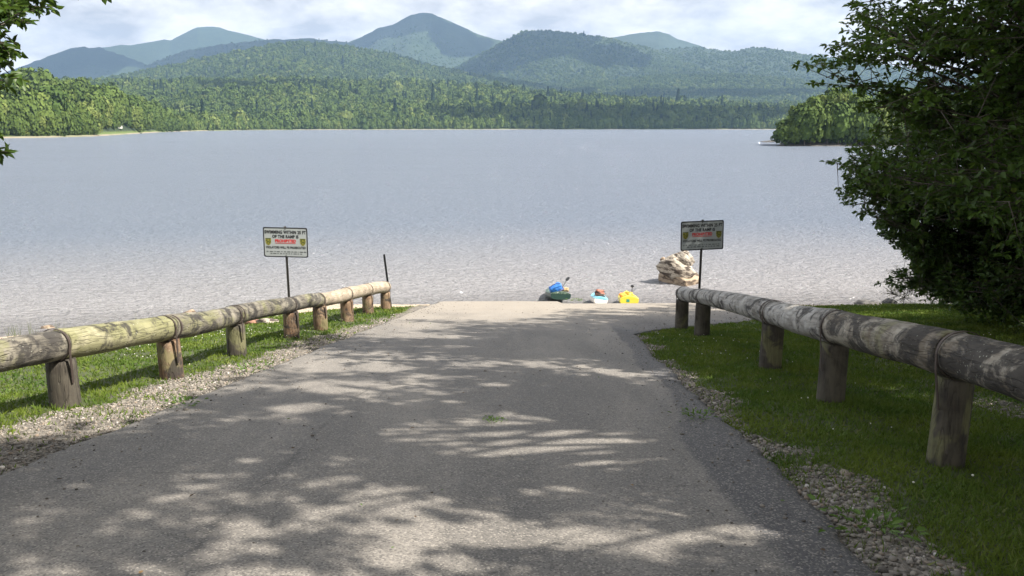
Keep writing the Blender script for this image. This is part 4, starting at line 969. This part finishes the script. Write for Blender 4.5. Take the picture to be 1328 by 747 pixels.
con = (g.random(len(t)) < .03 * (r > 1300) * (1 + fbm(r * np.sin(t) / 220, r / 260, 3, 444) * 2.5)); idx = np.where(con, 7 + g.integers(0, 2, len(t)), np.where(g.random(len(t)) < .07, 5 + g.integers(0, 2, len(t)), g.integers(0, 5, len(t))))
ht = wdt * g.uniform(.9, 1.3, len(t)) * np.interp(r, [500, 1500, 3000, 6000], [1.35, 1.3, 1.0, .8])
z = z - ht * np.interp(r, [400, 2000, 5000], [0.05, .28, .6])
nearer = (r < 1150) & (idx < 7); idx = np.where(nearer, 9 + g.integers(0, 5, len(t)), idx)
scatter('far_forest', np.stack([x, y, z], 1), np.stack([wdt, wdt, ht], 1), g.uniform(0, 6.28, len(t)), idx, CR + CB + CC + CRn + CBn, 'green forest covering the far shore and the mountain slopes', 'forest')
# ------------------------------------------------------------ cottage and dock on the far left shore
def far_pt(px, row, r):
    d = ray(px, row); k = r / math.hypot(d[0], d[1]); return Vector((d[0] * k, d[1] * k, CAMZ + d[2] * k))
wht = plain('white_paint_material', (.72, .70, .66), .6); roofm = plain('grey_roof_material', (.16, .15, .15), .8); winm = plain('dark_window_material', (.02, .025, .03), .2)
pt = far_pt(154, 166, 690); ct = empty('cottage', pt, 'small white cottage half hidden in the trees on the left shore', 'cottage', rot=(0, 0, R(28)))
obj('wall', box_bm((5, 6, 3.2), 0, (0, 0, 1.2)), wht, ct, smooth=False)
bm = bmesh.new(); v = [bm.verts.new(q) for q in [(-2.5, -3.02, 2.8), (2.5, -3.02, 2.8), (0, -3.02, 4.9), (-2.5, 3.02, 2.8), (2.5, 3.02, 2.8), (0, 3.02, 4.9)]]
for f in ((0, 1, 2), (5, 4, 3), (0, 3, 4, 1)): bm.faces.new([v[i] for i in f])
obj('gable', bm, wht, ct, smooth=False)
bm = bmesh.new()
for s in (-1, 1):
    v = [bm.verts.new(q) for q in [(0, -3.4, 5.0), (0, 3.4, 5.0), (s * 2.9, 3.4, 2.5), (s * 2.9, -3.4, 2.5), (0, -3.4, 5.15), (0, 3.4, 5.15), (s * 2.9, 3.4, 2.65), (s * 2.9, -3.4, 2.65)]]
    for f in ((0, 1, 2, 3), (7, 6, 5, 4), (0, 3, 7, 4), (1, 5, 6, 2), (2, 6, 7, 3)): bm.faces.new([v[i] for i in f])
obj('roof', bm, roofm, ct, smooth=False)
for xx_ in (-1.2, 1.2): obj('window', box_bm((.9, .06, 1.1), 0, (xx_, -3.04, 1.6)), winm, ct, smooth=False)
pt = far_pt(178, 169.4, 770); dk = empty('lake_shelter', pt, 'low white boat shelter on the grassy point of the left shore', 'shelter', rot=(0, 0, R(20)))
obj('roof', box_bm((6, 3.5, .3), .05, (0, 0, 1.5)), wht, dk, smooth=False)
for a in (-1, 1):
    for b in (-1, 1): obj('post', box_bm((.15, .15, 2.0), 0, (a * 2.7, b * 1.5, .35)), wht, dk, smooth=False)
# ------------------------------------------------------------ grass, gravel stones, clover
def scatter_xy(n, x0, x1, y0, y1, dens, g):
    x = g.uniform(x0, x1, n); y = g.uniform(y0, y1, n); z = zground(x, y); P = np.stack([x, y, z], 1); f, px, row = inframe(P, 130)
    k = f & (g.random(n) < dens(x, y)); return P[k]
g = np.random.default_rng(5)
def asphalt_in(x, y, pad=0.0): return (x > xl(y) - pad) & (x < xr(y) + pad) & (y < yend(x))
def dgrass(x, y):
    gm_ = gravel_mask(x, y); s_ = sand_mask(x, y); d = np.hypot(x, y)
    tuft = sstep(.1, .4, fbm(x * 2.3, y * 2.3, 3, 55)) * .6
    return np.clip((1 - gm_) + gm_ * (tuft * .7 + .08), 0, 1) * (1 - s_) * np.minimum(1, (4.5 / d)**1.25) * (~asphalt_in(x, y, -.02)) * np.clip(.62 + .6 * fbm(x * 1.3, y * 1.3, 3, 56), .15, 1)
GP = np.concatenate([scatter_xy(900000, -17, -3, 4, 24.5, dgrass, g), scatter_xy(2300000, 1.0, 14.5, 1.5, 25, dgrass, g)])
n = len(GP); d = np.hypot(GP[:, 0], GP[:, 1]); print('blades', n)
h = g.uniform(.025, .06, n) * (1 + .45 * fbm(GP[:, 0] * .8, GP[:, 1] * .8, 3, 57)) * np.clip(.9 + d * .015, 1, 1.3); w_ = .0035 * np.maximum(1, (d / 4)**.9) * g.uniform(.7, 1.5, n)
a = g.uniform(0, 2 * np.pi, n); cl = g.random(n) < .3; ln = np.where(cl, 1.1, .55) * h; h = np.where(cl, h * .55, h); w_ = np.where(cl, w_ * 2.4, w_)
b = g.uniform(0, 2 * np.pi, n); U = np.stack([np.cos(a), np.sin(a), 0 * a], 1) * w_[:, None]
tip = GP + np.stack([np.cos(b) * ln, np.sin(b) * ln, h], 1); GP[:, 2] -= .006
V = np.stack([GP - U, GP + U, tip], 1).reshape(-1, 3); rn = np.repeat(g.random(n), 3)
m = M('grass_material'); at = m.attr('rnd'); c = m.mix(at, (.035, .075, .010), (.08, .145, .018)); c = m.mix(m.ramp(m.noise(m.pos(), 1.3, 4), [(.35, 0), (.65, .8)]), c, (.14, .18, .022)); c = m.mix(m.ramp(at, [(.9, 0), (1, .8)]), c, (.2, .19, .08))
pb = m.pbr(c, .6, **{'Specular IOR Level': .25}); tl = m.n('ShaderNodeBsdfTranslucent', ins={'Color': m.mix(.5, c, (.14, .22, .03))}).outputs[0]
grass_m = m.done(m.n('ShaderNodeMixShader', ins={0: .35, 1: pb, 2: tl}).outputs[0])
tag(mesh_np('grass', V, np.arange(n * 3).reshape(-1, 3), grass_m, attrs={'rnd': rn}), 'short mown grass with clover on both sides of the ramp', 'grass', kind='stuff')
# clover heads
def dcl(x, y): return (1 - gravel_mask(x, y)) * (1 - sand_mask(x, y)) * sstep(-.1, .5, fbm(x * .6, y * .6, 3, 58)) * (~asphalt_in(x, y, .05))
CP = np.concatenate([scatter_xy(2600, -14, -3.9, 5, 24, dcl, g), scatter_xy(800, 2.2, 12, 2, 24, dcl, g)])
ico = bmesh.new(); bmesh.ops.create_icosphere(ico, subdivisions=1, radius=1); icoV = np.array([v.co[:] for v in ico.verts]); icoF = np.array([[v.index for v in f.verts] for f in ico.faces]); ico.free()
n = len(CP); CP[:, 2] += g.uniform(.03, .06, n); s = g.uniform(.006, .010, n)
V = (CP[:, None] + icoV[None] * s[:, None, None]).reshape(-1, 3)
tag(mesh_np('clover_flowers', V, (icoF[None] + (np.arange(n) * len(icoV))[:, None, None]).reshape(-1, 3), plain('clover_material', (.62, .62, .55), .8)), 'tiny white clover heads dotted through the lawns', 'flowers', kind='stuff')
# stones
def dst(x, y): return sstep(.25, .7, gravel_mask(x, y)) * (~asphalt_in(x, y, -.06)) * np.clip(1.25 - np.hypot(x, y) / 26, .2, 1)
def dsd(x, y): return sand_mask(x, y) * .5 * (zground(x, y) > WZ - .1)
SP = np.concatenate([scatter_xy(150000, -8, -3, 3, 24.5, dst, g), scatter_xy(130000, 1.2, 7, 1.5, 18, lambda x, y: dst(x, y) * .8, g), scatter_xy(9000, -16, -3, 17, 27, dsd, g), scatter_xy(3000, 5, 14, 23, 28, dsd, g)])
n = len(SP); print('stones', n); k = g.uniform(.4, 1, (n, 3)); s = np.exp(g.normal(size=n) * .38) * .0098 * np.where(SP[:, 0] > 0, 1.25, 1); k[:, 2] *= .7
ang = g.uniform(0, 6.28, n); ca, sa = np.cos(ang), np.sin(ang)
v0 = icoV[None] * (1 + g.uniform(-.2, .2, (n, len(icoV), 1))) * k[:, None] * s[:, None, None] * 1.3
vx = v0[..., 0] * ca[:, None] - v0[..., 1] * sa[:, None]; vy = v0[..., 0] * sa[:, None] + v0[..., 1] * ca[:, None]
V = (SP[:, None] + np.stack([vx, vy, v0[..., 2] + s[:, None] * .25], -1)).reshape(-1, 3)
m = M('gravel_material'); at = m.attr('rnd'); c = m.ramp(at, [(0, (.07, .063, .055)), (.4, (.17, .155, .135)), (.75, (.27, .245, .21)), (.93, (.2, .155, .115)), (1, (.48, .46, .43))])
stone_m = m.done(m.pbr(c, .85))
tag(mesh_np('gravel', V, (icoF[None] + (np.arange(n) * len(icoV))[:, None, None]).reshape(-1, 3), stone_m, attrs={'rnd': np.repeat(g.random(n), len(icoV))}), 'loose pale gravel along both edges of the road and on the beach', 'gravel', kind='stuff')
# grit and fallen leaves lying on the road
def dgr(x, y): return asphalt_in(x, y, -.02) * (np.exp(-(x - xl(y)) * 2.2) + np.exp(-(xr(y) - x) * 2.5) + .035 + .45 * (x > 2.6) * (y > 15) * (y < 23))
RP = scatter_xy(14000, -5, 7, 2, 25.5, dgr, g); n = len(RP); RP[:, 2] = zplane(RP[:, 0], RP[:, 1]) + .024
s = np.exp(g.normal(size=n) * .4) * .008; V = (RP[:, None] + icoV[None] * (s[:, None] * np.array([1, .8, .6]))[:, None] * (1 + g.uniform(-.25, .25, (n, len(icoV), 1)))).reshape(-1, 3)
tag(mesh_np('road_grit', V, (icoF[None] + (np.arange(n) * len(icoV))[:, None, None]).reshape(-1, 3), stone_m, attrs={'rnd': np.repeat(g.random(n) * .6, len(icoV))}), 'fine grit scattered on the asphalt', 'grit', kind='stuff')
LP_ = scatter_xy(420, -4.5, 3.5, 2.4, 20, lambda x, y: asphalt_in(x, y, -.1) * .28, g); n = len(LP_); LP_[:, 2] = zplane(LP_[:, 0], LP_[:, 1]) + .034
D = np.stack([g.normal(size=n), g.normal(size=n), 0 * g.normal(size=n)], 1); Nn = g.normal(size=(n, 3)) * .25; Nn[:, 2] = 1
m = M('fallen_leaf_material'); c = m.ramp(m.attr('rnd'), [(0, (.07, .045, .025)), (.6, (.2, .13, .06)), (.8, (.08, .13, .03)), (1, (.3, .22, .05))], 'CONSTANT'); fl = m.done(m.pbr(c, .8))
lf = leaf_mesh('fallen_leaves', LP_, D, Nn, g.uniform(.02, .045, n), fl, None); tag(lf, 'small dry leaves fallen on the asphalt', 'leaves', kind='stuff')
# weeds growing on the ramp lip and the road edge
for (px, row, lab, sc_) in [(748, 391.5, 'low green weed on the lip of the ramp beside the dark green kayak', .12), (641, 549, 'single green leafy sprig lying on the asphalt', .05), (236, 528, 'green weed tuft in the gravel near the first rail posts', .10), (322, 482, 'spreading green weed at the asphalt edge on the left', .12), (905, 545, 'leafy weed at the right edge of the asphalt', .1), (1130, 690, 'leafy green weeds in the gravel at lower right', .12)]:
    c_ = G(px, row); 
    if row < 393: c_ = np.array([(px - 664) * 26.7 / F, 26.0, -SLOPE * 26])
    n = 60; P = np.stack([g.normal(size=n) * sc_, g.normal(size=n) * sc_ * .8, g.uniform(.01, sc_ * .5, n) + .02], 1); D = P * np.array([1, 1, .3]) + g.normal(size=(n, 3)) * .03; D[:, 2] += .03; Nn = g.normal(size=(n, 3)) * .3; Nn[:, 2] += 1
    o = leaf_mesh('weed', P, D, Nn, g.uniform(.25, .45, n) * sc_ + .01, leaf_material('weed_leaf_material', (.06, .12, .02), (.1, .18, .03)), None, wide=.5); o.location = c_.tolist(); tag(o, lab, 'weed')
# reed like stems at the waterline on the left
P0 = []; 
for i in range(46):
    px = g.choice([12, 18, 40, 70, 180]) + g.normal() * 4; d = W(px, 428, 19.5 + g.uniform(-.5, .5)); P0.append((d[0], d[1], gz(d[0], d[1])))
P0 = np.array(P0); n = len(P0); T0_ = P0 + np.stack([g.normal(size=n) * .06, g.normal(size=n) * .06, g.uniform(.2, .5, n)], 1)
wd = Wood(); wd.sticks(P0, T0_, .006, .002); o = wd.build('beach_grass', plain('dry_grass_material', (.1, .12, .05), .8), None); tag(o, 'thin tall grass stems on the beach behind the left rail', 'grass', kind='stuff')
# ------------------------------------------------------------ air and clouds
hz = mesh_np('haze', np.array([[x, y, z] for x in (-8990, 8990) for y in (-80, 8990) for z in (-11, 1010)], float), np.array([[0, 1, 3, 2], [4, 6, 7, 5], [0, 4, 5, 1], [2, 3, 7, 6], [0, 2, 6, 4], [1, 5, 7, 3]]))
m = bpy.data.materials.new('haze_material'); m.use_nodes = True; t_ = m.node_tree; t_.nodes.clear(); o_ = t_.nodes.new('ShaderNodeOutputMaterial'); pv = t_.nodes.new('ShaderNodeVolumePrincipled')
pv.inputs['Color'].default_value = (.40, .63, 1, 1); pv.inputs['Density'].default_value = 8.5e-5; pv.inputs['Anisotropy'].default_value = .1
t_.links.new(pv.outputs[0], o_.inputs['Volume']); hz.data.materials.append(m); tag(hz, 'thin blue summer haze over the lake and mountains', 'haze', kind='stuff')

g = np.random.default_rng(123)
cloud_m = M('cloud_material'); cloud_m = cloud_m.done(cloud_m.n('ShaderNodeMixShader', ins={0: .62, 1: cloud_m.n('ShaderNodeBsdfTransparent').outputs[0], 2: cloud_m.n('ShaderNodeMixShader', ins={0: .5, 1: cloud_m.n('ShaderNodeBsdfDiffuse', ins={'Color': (.9, .9, .9, 1)}).outputs[0], 2: cloud_m.n('ShaderNodeBsdfTranslucent', ins={'Color': (.9, .9, .9, 1)}).outputs[0]}).outputs[0]}).outputs[0])
cv_, cf_ = [], []; cb = 0
bmc = bmesh.new(); bmesh.ops.create_icosphere(bmc, subdivisions=4, radius=1); cV = np.array([v.co[:] for v in bmc.verts]); cF = np.array([[v.index for v in f.verts] for f in bmc.faces]); bmc.free()
for (px, r, a, b) in [(20, 6500, 560, 900), (110, 6500, 420, 800), (235, 5800, 330, 420), (330, 5800, 380, 380), (430, 5900, 300, 380), (520, 6300, 360, 420), (590, 6100, 260, 500), (700, 4700, 330, 320), (790, 4600, 220, 260), (560, 3750, 300, 150), (680, 3500, 330, 130), (830, 3300, 380, 130), (960, 4300, 380, 200), (960, 3300, 300, 110), (330, 2150, 170, 90), (690, 1640, 240, 95), (900, 1720, 260, 110)]:
    t0 = th(px); X0, Y0 = r * math.sin(t0), r * math.cos(t0); zt = float(zfar(np.array([t0]), np.array([float(r)]))[0]) if r > 500 else 5
    hgt_ = 1500 - zt; C0 = np.array([X0, Y0, zt]) + TSa * hgt_ / TSa[2]
    f = 1 + .55 * fbm(cV[:, 0] * 1.6 + px, cV[:, 1] * 1.6 + cV[:, 2], 5, int(px)) + .25 * fbm(cV[:, 0] * 5 + px, cV[:, 1] * 5 + cV[:, 2] * 3, 3, int(px) + 1)
    V = cV * f[:, None] * np.array([a, b, 45]); V[:, 2] = np.where(V[:, 2] < 0, V[:, 2] * .3, V[:, 2]); cv_.append(V + C0); cf_.append(cF + cb); cb += len(cV)
tag(mesh_np('clouds', np.concatenate(cv_), np.concatenate(cf_), cloud_m, smooth=True), kind='structure')
